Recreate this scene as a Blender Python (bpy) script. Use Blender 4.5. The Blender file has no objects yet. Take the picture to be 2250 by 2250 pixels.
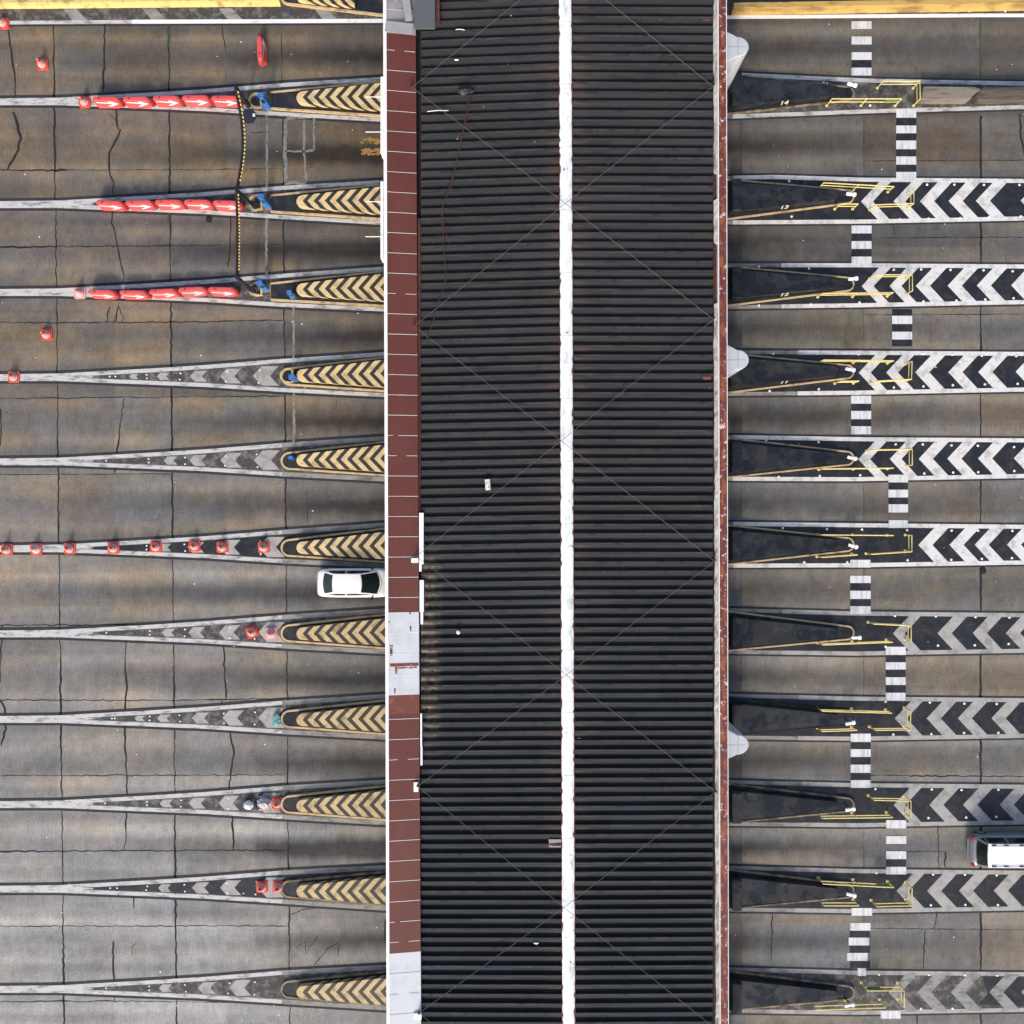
import bpy, bmesh, math, random
import numpy as np
from mathutils import Vector, Matrix
random.seed(7)
sc = bpy.context.scene
COL = sc.collection
R = math.radians
# ------------------------------------------------------------------ camera, sky, sun, exposure
H = 60.0            # drone height over the road (m)
S = 37.0            # photo pixels per metre on the road
cam_d = bpy.data.cameras.new("camera"); cam = bpy.data.objects.new("camera", cam_d); COL.objects.link(cam)
cam.location = (0, 0, H); cam.rotation_euler = (0, 0, 0)
cam_d.sensor_fit = 'HORIZONTAL'; cam_d.angle = 2*math.atan((2250/S/2)/H)
cam_d.clip_start = 0.5; cam_d.clip_end = 4000
sc.camera = cam
SUN_EL = R(34)
sun_dir = Vector((0.15, 1.0, 0)).normalized()*math.cos(SUN_EL) + Vector((0, 0, -math.sin(SUN_EL)))   # way the light travels
w = bpy.data.worlds.new("World"); sc.world = w; w.use_nodes = True
nt = w.node_tree; nt.nodes.clear()
sky = nt.nodes.new('ShaderNodeTexSky'); sky.sky_type = 'NISHITA'; sky.sun_disc = False
sky.sun_elevation = SUN_EL; sky.sun_rotation = math.atan2(-sun_dir.x, -sun_dir.y); sky.dust_density = 4.0; sky.air_density = 1.0
bg = nt.nodes.new('ShaderNodeBackground'); bg.inputs[1].default_value = 0.15
out = nt.nodes.new('ShaderNodeOutputWorld'); nt.links.new(sky.outputs[0], bg.inputs[0]); nt.links.new(bg.outputs[0], out.inputs[0])
sd = bpy.data.lights.new("sun", 'SUN'); sun = bpy.data.objects.new("sun", sd); COL.objects.link(sun)
sd.energy = 1.25; sd.angle = R(7.0); sd.color = (1.0, 0.95, 0.87)
sun.rotation_euler = sun_dir.to_track_quat('-Z', 'Y').to_euler(); sun.location = (0, -40, 50)
sc.view_settings.view_transform = 'Standard'; sc.view_settings.look = 'None'
sc.view_settings.gamma = 1.0; sc.view_settings.exposure = 0.75

# ------------------------------------------------------------------ helpers
def W(px, py, z=0.0):
    """photo pixel -> point of the place at height z (survey of the plaza from the picture)"""
    k = (H-z)/H/S
    return Vector(((px-1125)*k, -(py-1125)*k, z))
def srgb(r, g, b):
    f = lambda c: (c/255/12.92) if c/255 <= .04045 else ((c/255+.055)/1.055)**2.4
    return (f(r), f(g), f(b))
class MB:
    def __init__(s): s.v = []; s.f = []; s.m = []; s.mi = 0
    def add(s, vs, fs):
        o = len(s.v); s.v += [tuple(p) for p in vs]; s.f += [tuple(i+o for i in f) for f in fs]; s.m += [s.mi]*len(fs); return s
    def box(s, x0, x1, y0, y1, z0, z1):
        return s.add([(x0,y0,z0),(x1,y0,z0),(x1,y1,z0),(x0,y1,z0),(x0,y0,z1),(x1,y0,z1),(x1,y1,z1),(x0,y1,z1)],
                     [(3,2,1,0),(4,5,6,7),(0,1,5,4),(1,2,6,5),(2,3,7,6),(3,0,4,7)])
    def prism(s, pts, z0, z1, inset=0.0, bottom=False):
        n = len(pts); c = sum((Vector((p[0],p[1],0)) for p in pts), Vector())/n
        top = []
        for p in pts:
            d = Vector((p[0],p[1],0))-c; L = max(d.length, 1e-6); q = c + d*(max(L-inset, .01)/L) if inset else Vector((p[0],p[1],0)); top.append((q.x,q.y,z1))
        vs = [(p[0],p[1],z0) for p in pts]+top
        fs = [tuple(range(n,2*n))]+[(i,(i+1)%n,n+(i+1)%n,n+i) for i in range(n)]
        if bottom: fs.append(tuple(range(n-1,-1,-1)))
        return s.add(vs, fs)
    def flat(s, pts, z): return s.add([(p[0],p[1],z) for p in pts], [tuple(range(len(pts)))])
    def ribbon(s, pts, ws, z):
        pts = [Vector((p[0],p[1])) for p in pts]; L = []; Rr = []
        for i, p in enumerate(pts):
            d = (pts[min(i+1,len(pts)-1)]-pts[max(i-1,0)]); d = d.normalized() if d.length else Vector((1,0)); n = Vector((-d.y,d.x))
            wd = (ws[i] if hasattr(ws,'__len__') else ws)/2
            L.append(p+n*wd); Rr.append(p-n*wd)
        n = len(pts)
        return s.add([(p.x,p.y,z) for p in L]+[(p.x,p.y,z) for p in Rr], [(i+n,i+1+n,i+1,i) for i in range(n-1)])
    def tube(s, pts, r, n=8, caps=True):
        pts = [Vector(p) for p in pts]; rings = []
        for i, p in enumerate(pts):
            d = (pts[min(i+1,len(pts)-1)]-pts[max(i-1,0)]).normalized()
            a = d.cross(Vector((0,0,1))); a = a.normalized() if a.length > .01 else Vector((1,0,0)); b = d.cross(a)
            rr = r[i] if hasattr(r,'__len__') else r
            rings.append([p+a*math.cos(t)*rr+b*math.sin(t)*rr for t in [2*math.pi*k/n for k in range(n)]])
        vs = [q for g in rings for q in g]
        fs = [(i*n+k, i*n+(k+1)%n, (i+1)*n+(k+1)%n, (i+1)*n+k) for i in range(len(pts)-1) for k in range(n)]
        if caps: fs += [tuple(range(n-1,-1,-1)), tuple((len(pts)-1)*n+k for k in range(n))]
        return s.add(vs, fs)
    def lathe(s, prof, n=24, c=(0,0)):
        vs = [(c[0]+r*math.cos(2*math.pi*k/n), c[1]+r*math.sin(2*math.pi*k/n), z) for r, z in prof for k in range(n)]
        fs = [(i*n+k, i*n+(k+1)%n, (i+1)*n+(k+1)%n, (i+1)*n+k) for i in range(len(prof)-1) for k in range(n)]
        fs.append(tuple((len(prof)-1)*n+k for k in range(n)))
        return s.add(vs, fs)
    def build(s, name, mats, parent=None, smooth=False, bevel=0.0, subsurf=0):
        me = bpy.data.meshes.new(name); me.from_pydata(s.v, [], s.f)
        mats = mats if isinstance(mats, (list, tuple)) else [mats]
        for m in mats: me.materials.append(m)
        me.polygons.foreach_set('material_index', s.m)
        bm = bmesh.new(); bm.from_mesh(me); bmesh.ops.recalc_face_normals(bm, faces=bm.faces); 
        if bevel: bmesh.ops.bevel(bm, geom=[e for e in bm.edges if e.is_manifold and e.calc_face_angle(0) > .5], offset=bevel, segments=2, affect='EDGES', clamp_overlap=True)
        bm.to_mesh(me); bm.free()
        if smooth: me.polygons.foreach_set('use_smooth', [True]*len(me.polygons))
        o = bpy.data.objects.new(name, me); COL.objects.link(o)
        if parent: o.parent = parent
        if subsurf:
            md = o.modifiers.new('s', 'SUBSURF'); md.levels = subsurf; md.render_levels = subsurf
        return o
def tag(o, label, cat, group=None):
    o['label'] = label; o['category'] = cat
    if group: o['group'] = group
    return o
def thing(name, label, cat, loc=(0,0,0), rz=0.0, group=None):
    o = bpy.data.objects.new(name, None); COL.objects.link(o); o.location = loc; o.rotation_euler = (0,0,rz); o.empty_display_size = .2
    return tag(o, label, cat, group)
def struct(o): o['kind'] = 'structure'; return o
def copy_thing(o, loc, rz, label, group=None, mats=None):
    def cp(a, par):
        c = a.copy(); COL.objects.link(c); c.parent = par
        if mats and a.type == 'MESH' and a.name.split('.')[0] in mats:
            c.material_slots[0].link = 'OBJECT'; c.material_slots[0].material = mats[a.name.split('.')[0]]
        for ch in a.children: cp(ch, c)
        return c
    r = cp(o, None); r.location = loc; r.rotation_euler = (0,0,rz); r['label'] = label
    if group: r['group'] = group
    return r

# ------------------------------------------------------------------ materials
def N(t, typ, **k):
    n = t.nodes.new(typ)
    for a, b in k.items(): setattr(n, a, b)
    return n
def newmat(name):
    m = bpy.data.materials.new(name); m.use_nodes = True; t = m.node_tree
    return m, t, t.nodes['Principled BSDF']
def mixc(t, fac, a, b, mode='MIX'):
    n = N(t, 'ShaderNodeMix', data_type='RGBA', blend_type=mode)
    for i, v in ((0, fac), (6, a), (7, b)):
        if hasattr(v, 'node'): t.links.new(v, n.inputs[i])
        else: n.inputs[i].default_value = (v if i == 0 else (*v[:3], 1))
    return n.outputs[2]
def noise(t, vec, scale, detail=4, rough=.6, stretch=None):
    if stretch:
        mp = N(t, 'ShaderNodeMapping'); mp.inputs['Scale'].default_value = stretch; t.links.new(vec, mp.inputs['Vector']); vec = mp.outputs[0]
    n = N(t, 'ShaderNodeTexNoise'); n.inputs['Scale'].default_value = scale; n.inputs['Detail'].default_value = detail; n.inputs['Roughness'].default_value = rough
    t.links.new(vec, n.inputs['Vector']); return n.outputs['Fac']
def ramp(t, fac, lo, hi):
    n = N(t, 'ShaderNodeMapRange'); n.interpolation_type = 'SMOOTHSTEP'; n.inputs['From Min'].default_value = lo; n.inputs['From Max'].default_value = hi
    t.links.new(fac, n.inputs['Value']); return n.outputs['Result']
def math_(t, op, a, b=None):
    n = N(t, 'ShaderNodeMath', operation=op)
    for i, v in enumerate((a, b)):
        if v is None: continue
        if hasattr(v, 'node'): t.links.new(v, n.inputs[i])
        else: n.inputs[i].default_value = v
    return n.outputs[0]
def objvec(t): return N(t, 'ShaderNodeTexCoord').outputs['Object']
def worldvec(t): return N(t, 'ShaderNodeNewGeometry').outputs['Position']
def mk(name, col, rough=.75, var=.18, scale=2.5, dirt=None, damt=.5, dscale=1.2, dlo=.5, dhi=.68, metallic=0, world=True, stretch=None, bump=0.0, spec=.4, dirt2=None):
    m, t, b = newmat(name); v = worldvec(t) if world else objvec(t)
    n1 = noise(t, v, scale, 5, .65, stretch)
    c = mixc(t, n1, tuple(x*(1-var) for x in col), tuple(x*(1+var) for x in col))
    n3 = noise(t, v, scale*9, 3, .7)
    c = mixc(t, ramp(t, n3, .35, .75), c, tuple(x*(1+var*.6) for x in col)) if var else c
    if dirt:
        d = ramp(t, noise(t, v, dscale, 6, .7, stretch), dlo, dhi); c = mixc(t, math_(t, 'MULTIPLY', d, damt), c, dirt)
    if dirt2:
        d = ramp(t, noise(t, v, dirt2[1], 5, .75), dirt2[2], dirt2[3]); c = mixc(t, math_(t, 'MULTIPLY', d, dirt2[4]), c, dirt2[0])
    t.links.new(c, b.inputs['Base Color']); b.inputs['Roughness'].default_value = rough; b.inputs['Metallic'].default_value = metallic
    b.inputs['Specular IOR Level'].default_value = spec
    if bump:
        bn = N(t, 'ShaderNodeBump'); bn.inputs['Strength'].default_value = bump; bn.inputs['Distance'].default_value = .02
        t.links.new(n3, bn.inputs['Height']); t.links.new(bn.outputs[0], b.inputs['Normal'])
    return m
CONC = (.105, .098, .09)
M = {}
M['white_line'] = mk('worn_white_paint', (.47,.465,.45), .8, .15, 1.5, dirt=(.13,.125,.118), damt=.85, dscale=2.2, dlo=.47, dhi=.66, stretch=(.5,1.6,1), dirt2=((.10,.095,.09), 11, .56, .72, .7))
M['white_line_bright'] = mk('fresh_white_paint', (.72,.72,.71), .7, .08, 2, dirt=(.3,.29,.28), damt=.6, dscale=1.6, dlo=.52, dhi=.72)
M['grey_line'] = mk('greyed_white_paint', (.25,.245,.235), .8, .22, 1.5, dirt=(.10,.095,.088), damt=.8, dscale=1.6, dlo=.44, dhi=.66, stretch=(.6,1.4,1), dirt2=((.09,.085,.08), 9, .55, .7, .7))
M['black_line'] = mk('tar_black', (.022,.022,.026), .8, .3, 3, dirt=(.07,.065,.06), damt=.5, dscale=5, dlo=.52, dhi=.7)
M['black_base'] = mk('black_island_paint', (.0145,.016,.020), .7, .35, 2.5, dirt=(.05,.048,.046), damt=.7, dscale=1.9, dlo=.48, dhi=.72, dirt2=((.13,.13,.125), 6, .64, .76, .7))
M['faded_base'] = mk('faded_island_paint', (.045,.042,.04), .8, .35, 3, dirt=(.16,.15,.14), damt=.85, dscale=1.9, dlo=.46, dhi=.62, dirt2=((.28,.27,.26), 6, .6, .72, .7))
M['seal'] = mk('grey_sealant', (.20,.195,.18), .8, .2, 4, dirt=(.10,.095,.085), damt=.8, dscale=3, dlo=.45, dhi=.6)
M['crack'] = mk('crack_tar', (.010,.010,.012), .85, .3, 4, dirt=(.05,.045,.04), damt=.6, dscale=4, dlo=.5, dhi=.7)
M['white_hatch'] = mk('hatch_white_paint', (.60,.59,.57), .8, .12, 1.5, dirt=(.30,.285,.27), damt=.75, dscale=1.5, dlo=.46, dhi=.66, dirt2=((.20,.19,.18), 7, .58, .72, .7))
M['mid_hatch'] = mk('worn_hatch_white_paint', (.33,.32,.305), .8, .15, 1.5, dirt=(.19,.18,.165), damt=.75, dscale=1.4, dlo=.46, dhi=.64, dirt2=((.10,.095,.09), 6, .6, .72, .7))
M['steel_yellow'] = mk('brownish_yellow_paint', (.46,.30,.085), .6, .2, 1.5, dirt=(.17,.10,.045), damt=.8, dscale=.9, dlo=.46, dhi=.66, stretch=(.5,2,1))
M['zebra'] = mk('zebra_white_paint', (.60,.60,.60), .75, .13, 1.2, dirt=(.33,.325,.32), damt=.7, dscale=.9, dlo=.45, dhi=.65, stretch=(6,.6,1), dirt2=((.22,.22,.22), 8, .62, .75, .6))
M['fleck'] = mk('yellow_fleck', (.80,.58,.18), .6, .1, 5)
M['moss'] = mk('weed_green', (.035,.055,.015), .9, .4, 9)
M['ochre'] = mk('ochre_stain', (.31,.165,.04), .85, .3, 8, dirt=CONC, damt=.9, dscale=4, dlo=.5, dhi=.62)
M['tan'] = mk('tan_kerb_paint', (.50,.37,.20), .7, .18, 3, dirt=(.15,.10,.06), damt=.8, dscale=1.6, dlo=.48, dhi=.68)
M['tan_dirty'] = mk('dirty_tan_kerb_paint', (.26,.20,.12), .75, .25, 3, dirt=(.07,.055,.04), damt=.9, dscale=1.6, dlo=.42, dhi=.62)
def wet(m, lo, hi, sc_):
    t = m.node_tree; b = t.nodes['Principled BSDF']; f = ramp(t, noise(t, worldvec(t), sc_, 4, .6), .46, .54)
    mr = N(t, 'ShaderNodeMapRange'); mr.inputs['To Min'].default_value = hi; mr.inputs['To Max'].default_value = lo; t.links.new(f, mr.inputs['Value']); t.links.new(mr.outputs[0], b.inputs['Roughness']); b.inputs['Specular IOR Level'].default_value = .36
M['block_black'] = mk('black_block_paint', (.0125,.0135,.0165), .55, .3, 1.2, dirt=(.034,.036,.039), damt=.6, dscale=.9, dlo=.5, dhi=.56, dirt2=((.13,.125,.115), 7, .68, .8, .6))
wet(M['block_black'], .10, .6, .8); wet(M['black_base'], .35, .7, 1.1)
M['yellow_rail'] = mk('yellow_rail_paint', (.66,.54,.20), .45, .12, 4, dirt=(.35,.24,.07), damt=.5, dscale=5, dlo=.55, dhi=.7)
M['yellow_conc'] = mk('yellow_painted_concrete', (.58,.44,.16), .8, .2, 2, dirt=(.20,.15,.07), damt=.85, dscale=1.3, dlo=.48, dhi=.68, dirt2=((.05,.06,.02), 3, .6, .75, .6))
M['white_metal'] = mk('white_metal', (.80,.80,.80), .5, .05, 2, dirt=(.45,.42,.38), damt=.5, dscale=4, dlo=.6, dhi=.75)
M['ridge'] = mk('white_ridge', (.72,.73,.74), .6, .07, 1.5, dirt=(.40,.41,.42), damt=.75, dscale=1.6, dlo=.52, dhi=.70, stretch=(1.5,.5,1), dirt2=((.11,.035,.018), 2.4, .63, .68, .95))
M['rust_edge'] = mk('rusty_roof_edge', (.10,.028,.015), .8, .3, 4, dirt=(.03,.025,.022), damt=.8, dscale=3, dlo=.45, dhi=.6)
M['red_panel'] = mk('red_fascia_panel', (.102,.026,.0185), .55, .12, .9, dirt=(.138,.044,.033), damt=.5, dscale=.35, dlo=.4, dhi=.7, stretch=(1,.5,1))
M['rust_panel'] = mk('rusted_fascia_panel', (.135,.040,.026), .7, .2, 1.5, dirt=(.27,.12,.06), damt=.7, dscale=1.6, dlo=.5, dhi=.68)
M['grey_panel'] = mk('pale_grey_fascia', (.54,.56,.58), .5, .05, 1, dirt=(.42,.42,.42), damt=.6, dscale=.9, dlo=.45, dhi=.7, dirt2=((.14,.045,.03), 1.9, .70, .73, .9))
M['rust_cap'] = mk('rusted_cap', (.105,.026,.022), .65, .2, 1.2, dirt=(.26,.075,.028), damt=.9, dscale=2.2, dlo=.48, dhi=.60, stretch=(1.6,.6,1), dirt2=((.62,.52,.44), 3.2, .575, .64, .95))
M['lining'] = mk('weathered_gutter_lining', (.44,.43,.39), .8, .2, 1.2, dirt=(.14,.125,.10), damt=.85, dscale=1.6, dlo=.45, dhi=.65, stretch=(1.5,.4,1))
M['dark_steel'] = mk('dark_steel', (.016,.016,.018), .5, .2, 3)
M['gutter_dark'] = mk('dark_gutter', (.012,.011,.011), .9, .3, 2)
M['grey_steel'] = mk('grey_sheet_steel', (.085,.095,.10), .55, .1, 3, stretch=(1,6,1))
M['zinc'] = mk('weathered_zinc', (.28,.27,.27), .55, .25, 1.4, dirt=(.12,.08,.07), damt=.6, dscale=1.5, dlo=.5, dhi=.65)
M['hood'] = mk('pale_cladding', (.47,.485,.51), .5, .06, 1.2, dirt=(.40,.40,.40), damt=.5, dscale=1, dlo=.5, dhi=.7)
M['blue'] = mk('blue_plastic', (.035,.16,.42), .45, .3, 5, dirt=(.01,.03,.08), damt=.7, dscale=6, dlo=.5, dhi=.65)
M['navy'] = mk('navy_disc', (.017,.02,.034), .6, .12, 2)
M['black_rubber'] = mk('black_rubber', (.012,.012,.012), .6, .2, 4)
M['cone_red'] = mk('cone_red', (.56,.052,.035), .5, .12, 5, dirt=(.30,.04,.03), damt=.5, dscale=5, dlo=.5, dhi=.7)
M['cone_dull'] = mk('cone_dull_red', (.50,.075,.055), .6, .15, 5, dirt=(.25,.05,.04), damt=.5, dscale=5, dlo=.5, dhi=.7)
M['cone_pink'] = mk('cone_faded_pink', (.62,.27,.27), .65, .1, 5, dirt=(.45,.2,.2), damt=.5, dscale=5, dlo=.5, dhi=.7)
M['reflect'] = mk('cone_band', (.80,.64,.60), .5, .1, 6)
M['reflect_pink'] = mk('cone_band_pale', (.74,.55,.54), .5, .15, 6)
M['cone_tip'] = mk('cone_tip_yellow', (.62,.33,.13), .5, .15, 6)
M['barrier_red'] = mk('barrier_red', (.60,.082,.082), .5, .1, 2.5, dirt=(.50,.055,.05), damt=.5, dscale=2.5, dlo=.5, dhi=.7)
M['barrier_dark'] = mk('barrier_dark_red', (.26,.02,.018), .5, .1, 3)
M['stripe_white'] = mk('white_stripe', (.76,.74,.74), .5, .06, 4)
M['stud'] = mk('white_stud', (.75,.73,.68), .5, .08, 9)
M['paint_white'] = mk('white_car_paint', (.80,.80,.80), .25, .01, 1, spec=.5)
M['paint_silver'] = mk('silver_car_paint', (.25,.26,.275), .3, .02, 1, metallic=.35)
M['paint_black'] = mk('black_car_paint', (.012,.016,.018), .2, .05, 1)
M['glass'] = mk('dark_car_glass', (.010,.016,.017), .06, .2, 2, spec=.6)
M['tyre'] = mk('tyre', (.012,.012,.012), .8, .2, 6)
M['rim'] = mk('alloy', (.5,.5,.5), .3, .05, 5, metallic=.8)
M['lamp_red'] = mk('tail_lamp_red', (.32,.03,.03), .25, .1, 5)
M['lamp_clear'] = mk('head_lamp', (.6,.6,.6), .15, .1, 5)
M['bag_white'] = mk('white_plastic_bag', (.72,.72,.72), .5, .1, 6)
M['bag_mauve'] = mk('greyish_plastic_bag', (.42,.38,.42), .5, .25, 7)
M['teal'] = mk('teal_plastic', (.12,.27,.28), .5, .25, 6)
M['plank'] = mk('old_worn_concrete', (.20,.175,.14), .85, .25, 2, dirt=(.085,.07,.052), damt=.85, dscale=2, dlo=.45, dhi=.65, stretch=(.4,3,1))
M['block_brown'] = mk('brown_stained_block', (.10,.085,.065), .85, .3, 2, dirt=(.035,.03,.022), damt=.8, dscale=1.6, dlo=.42, dhi=.6, stretch=(.3,3,1), dirt2=((.05,.06,.02), 2.2, .6, .7, .7))
M['wire'] = mk('steel_wire', (.11,.11,.105), .5, .1, 5, metallic=.3)
M['rope'] = mk('brown_rope', (.06,.025,.018), .9, .2, 5)
M['number'] = mk('number_paint', (.52,.46,.33), .7, .1, 6)
M['concrete_col'] = mk('column_concrete', (.16,.155,.15), .85, .15, 1.5)

def chevron_mat(name, yel, dull):
    m, t, b = newmat(name); v = objvec(t)
    sp = N(t, 'ShaderNodeSeparateXYZ'); t.links.new(v, sp.inputs[0])
    ay = math_(t, 'ABSOLUTE', sp.outputs[1])
    nz = noise(t, v, 3.0, 3); nn = math_(t, 'MULTIPLY', math_(t, 'SUBTRACT', nz, .5), .05)
    s1 = math_(t, 'SUBTRACT', sp.outputs[0], math_(t, 'MULTIPLY', ay, .92))
    s2 = math_(t, 'SUBTRACT', s1, math_(t, 'MULTIPLY', math_(t, 'SUBTRACT', .5, sp.outputs[2]), .95))
    s3 = math_(t, 'ADD', s2, nn)
    s4 = math_(t, 'MAXIMUM', math_(t, 'DIVIDE', s3, .655), 0.0)
    fr = math_(t, 'FRACT', s4); isb = math_(t, 'GREATER_THAN', fr, .55)
    wv = worldvec(t)
    d = ramp(t, noise(t, wv, 1.7, 6, .75), .46, .68)
    y = mixc(t, noise(t, wv, .6, 3), yel, tuple(c*.86 for c in yel)); y = mixc(t, math_(t, 'MULTIPLY', d, dull), y, (.16,.12,.065))
    k = mixc(t, noise(t, wv, 4, 4), (.016,.0155,.015), (.038,.035,.031))
    t.links.new(mixc(t, isb, y, k), b.inputs['Base Color']); b.inputs['Roughness'].default_value = .6
    return m
M['chev'] = chevron_mat('yellow_black_chevrons', (.70,.52,.26), .6)
M['chev_dirty'] = chevron_mat('dirty_yellow_black_chevrons', (.55,.41,.205), .9)

# ------------------------------------------------------------------ the ground: one concrete sheet to the horizon
rng = np.random.RandomState(3)
def vnoise(x, y, seed):
    r = np.random.RandomState(seed); g = r.rand(256, 256)
    xi = np.floor(x).astype(int); yi = np.floor(y).astype(int); fx = x-xi; fy = y-yi
    fx = fx*fx*(3-2*fx); fy = fy*fy*(3-2*fy)
    a = g[xi%256, yi%256]; b = g[(xi+1)%256, yi%256]; c = g[xi%256, (yi+1)%256]; d = g[(xi+1)%256, (yi+1)%256]
    return (a*(1-fx)+b*fx)*(1-fy)+(c*(1-fx)+d*fx)*fy
def fbm(x, y, seed, o=4):
    s = 0; a = .5; tot = 0
    for i in range(o): s = s+a*vnoise(x*2**i, y*2**i, seed+i); tot += a; a *= .55
    return s/tot
LY = [222, 448, 641, 828, 1013, 1204, 1391, 1579, 1766, 1952, 2172]     # left island noses (photo rows)
LE = [218.6, 445, 635, 823, 1008, 1198, 1387, 1575, 1763, 1951, 2170]   # same islands at the canopy
RE = [209, 439, 629, 820, 1006, 1197, 1386, 1574, 1764, 1952, 2175]     # right islands at the canopy
RN = [207, 433, 625, 817, 1007, 1196, 1390, 1577, 1767, 1955.8, 2179]   # right island noses
def make_ground():
    fine = np.linspace(-34, 34, 521)
    far = np.array([-900,-300,-120,-60,-42]); ax = np.concatenate([far, fine, -far[::-1]])
    X, Y = np.meshgrid(ax, ax, indexing='ij'); n = len(ax)
    co = np.stack([X.ravel(), Y.ravel(), np.zeros(n*n)], 1)
    idx = np.arange(n*n).reshape(n, n)
    f = np.stack([idx[:-1,:-1], idx[1:,:-1], idx[1:,1:], idx[:-1,1:]], -1).reshape(-1, 4)
    me = bpy.data.meshes.new('ground'); me.from_pydata(co.tolist(), [], f.tolist())
    px = X*S+1125; py = 1125-Y*S
    v = np.clip(py/2250, -.1, 1.1); left = px < 1200
    L = lambda a, b, t: np.array(a)[None,None,:]*(1-t[...,None])+np.array(b)[None,None,:]*t[...,None]
    tl = np.clip(v*1.05, 0, 1)
    cl = L((.106,.092,.077), (.205,.197,.188), tl**1.2); cr = L((.080,.076,.071), (.170,.160,.146), np.clip(v, 0, 1))
    c = np.where(left[...,None], cl, cr)
    # every slab was cast on its own day: tone per slab
    jx = np.array([-1e4, 125, 252, 376, 500, 625, 1640, 1898, 2154, 1e5]); jy = np.array([-1e4, 55, 214, 375, 540, 708, 873, 1042, 1205, 1373, 1538, 1704, 1870, 2034, 2200, 1e5])
    si = np.searchsorted(jx, px); sj = np.searchsorted(jy, py)
    r = np.random.RandomState(11); tone = 1+(r.rand(12, 18)-.5)*.25; hue = (r.rand(12, 18)-.5)*.15
    tn = tone[si, sj]; hu = hue[si, sj]
    c = c*tn[...,None]*np.stack([1+hu, 1+hu*.1, 1-hu], -1)
    # broad stains
    b1 = fbm(X*.22, Y*.55, 20); b2 = fbm(X*.8, Y*.8, 30); b3 = fbm(X*1.6, Y*.35+9, 40); b4 = fbm(X*3.1, Y*2.4, 50, 3)
    bs = fbm(X*.055+3, Y*1.05, 140, 4); bt = fbm(X*.11, Y*2.1+7, 150, 3); b5 = fbm(X*.22, Y*.75, 80, 5); b6 = fbm(X*1.9, Y*.75, 90, 4); warm = np.clip((b5-.49)*3.4, -1, 1)[...,None]*np.where(left, np.clip(1.15-v*.75, .35, 1), .6)[...,None]
    c = c*(1.05+(b1-.5)*.34+(b2-.5)*.26+(b4-.5)*.26+(b6-.5)*.28+(bs-.5)*.62+(bt-.5)*.34)[...,None]
    c = c*(1+np.clip(warm, 0, 1)*np.array([.26,.13,-.11])+np.clip(-warm, 0, 1)*np.array([-.17,-.12,-.02]))
    # lanes: oil drip band in the middle, rusty brown wear beside it
    lanes_l = [(a+b)/2 for a, b in zip([14]+LY[:-1], LY)]+[2290]; lanes_r = [(a+b)/2 for a, b in zip([10]+RN[:-1], RN)]+[2290]
    oil = np.zeros_like(px); pale = np.zeros_like(px); rust = np.zeros_like(px); edge = np.zeros_like(px)
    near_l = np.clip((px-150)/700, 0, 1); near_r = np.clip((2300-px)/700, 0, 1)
    r = np.random.RandomState(5)
    for side, lanes in ((True, lanes_l), (False, lanes_r)):
        for i, y0 in enumerate(lanes):
            yy = y0+(b3-.5)*16+(6 if side else 2); amp = (.6+.4*r.rand())
            g = np.exp(-((py-yy)/22)**2); m_ = (left == side)
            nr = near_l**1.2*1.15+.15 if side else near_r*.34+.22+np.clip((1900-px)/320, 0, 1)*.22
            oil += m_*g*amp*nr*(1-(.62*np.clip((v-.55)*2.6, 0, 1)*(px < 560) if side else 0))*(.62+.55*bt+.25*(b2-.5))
            pale += m_*(np.exp(-((py-yy-40)/13)**2)+np.exp(-((py-yy+42)/13)**2))*(.4+.9*bs)*(.7+.6*r.rand())
            q = np.exp(-((py-yy-38)/22)**2)+.8*np.exp(-((py-yy+40)/20)**2)
            if not side: q = np.exp(-((py-yy)/34)**2)*.85
            rust += m_*q*(.5+r.rand())*np.clip((fbm(X*.5, Y*1.1, 60+i)-.36)*3, 0, 1.3)
    c = c*(1+pale[...,None]*np.array([.25,.21,.13]))
    rust *= np.clip(1.25-v*.85, .25, 1.1)
    c = c*(1-np.clip(oil, 0, .72))[...,None]*np.stack([1-0*oil, 1+.01*oil, 1+.07*oil], -1)
    rs = rust[...,None]*.36; c = c*(1-rs)+c*np.array([1.42,1.12,.72])*rs*1.0
    # tarmac-dark entry apron; exit side has the eave shade painted into the concrete
    apron_shade = np.where(left, np.clip((px-622)/6, 0, 1)*.15+np.clip((px-640)/260, 0, 1)*.20, np.clip((1760-px)/230, 0, 1)*.24)
    c = c*(1-apron_shade*(1.2-.6*v))[...,None]
    # pale new concrete low on the entry side
    pl = (left & (py > 1704) & (px < 628))*.12+(left & (py > 2034))*.06; c = c*(1+pl)[...,None]; 
    gr = (left*np.clip((v-.5)*1.6, 0, .8))[...,None]; lum = c.mean(-1, keepdims=True); c = c*(1-gr*.85)+lum*gr*.85*np.array([1.02,1.0,.97])
    # brown soak around the broken island in the exit corner
    d = np.exp(-(((px-2120)/120)**2+((py-2180)/40)**2)); c = c*(1-.35*d)[...,None]
    fo = np.clip((np.maximum(np.abs(X), np.abs(Y))-31.5)/2.4, 0, 1)[...,None]; c = c*(1-fo)+np.array([.115,.105,.094])*fo
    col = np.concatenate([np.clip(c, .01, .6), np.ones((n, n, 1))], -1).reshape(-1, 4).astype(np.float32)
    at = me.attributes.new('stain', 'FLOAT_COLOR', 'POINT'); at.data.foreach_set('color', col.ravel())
    m, t, b = newmat('stained_concrete')
    a = N(t, 'ShaderNodeAttribute', attribute_name='stain'); wv = worldvec(t)
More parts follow.
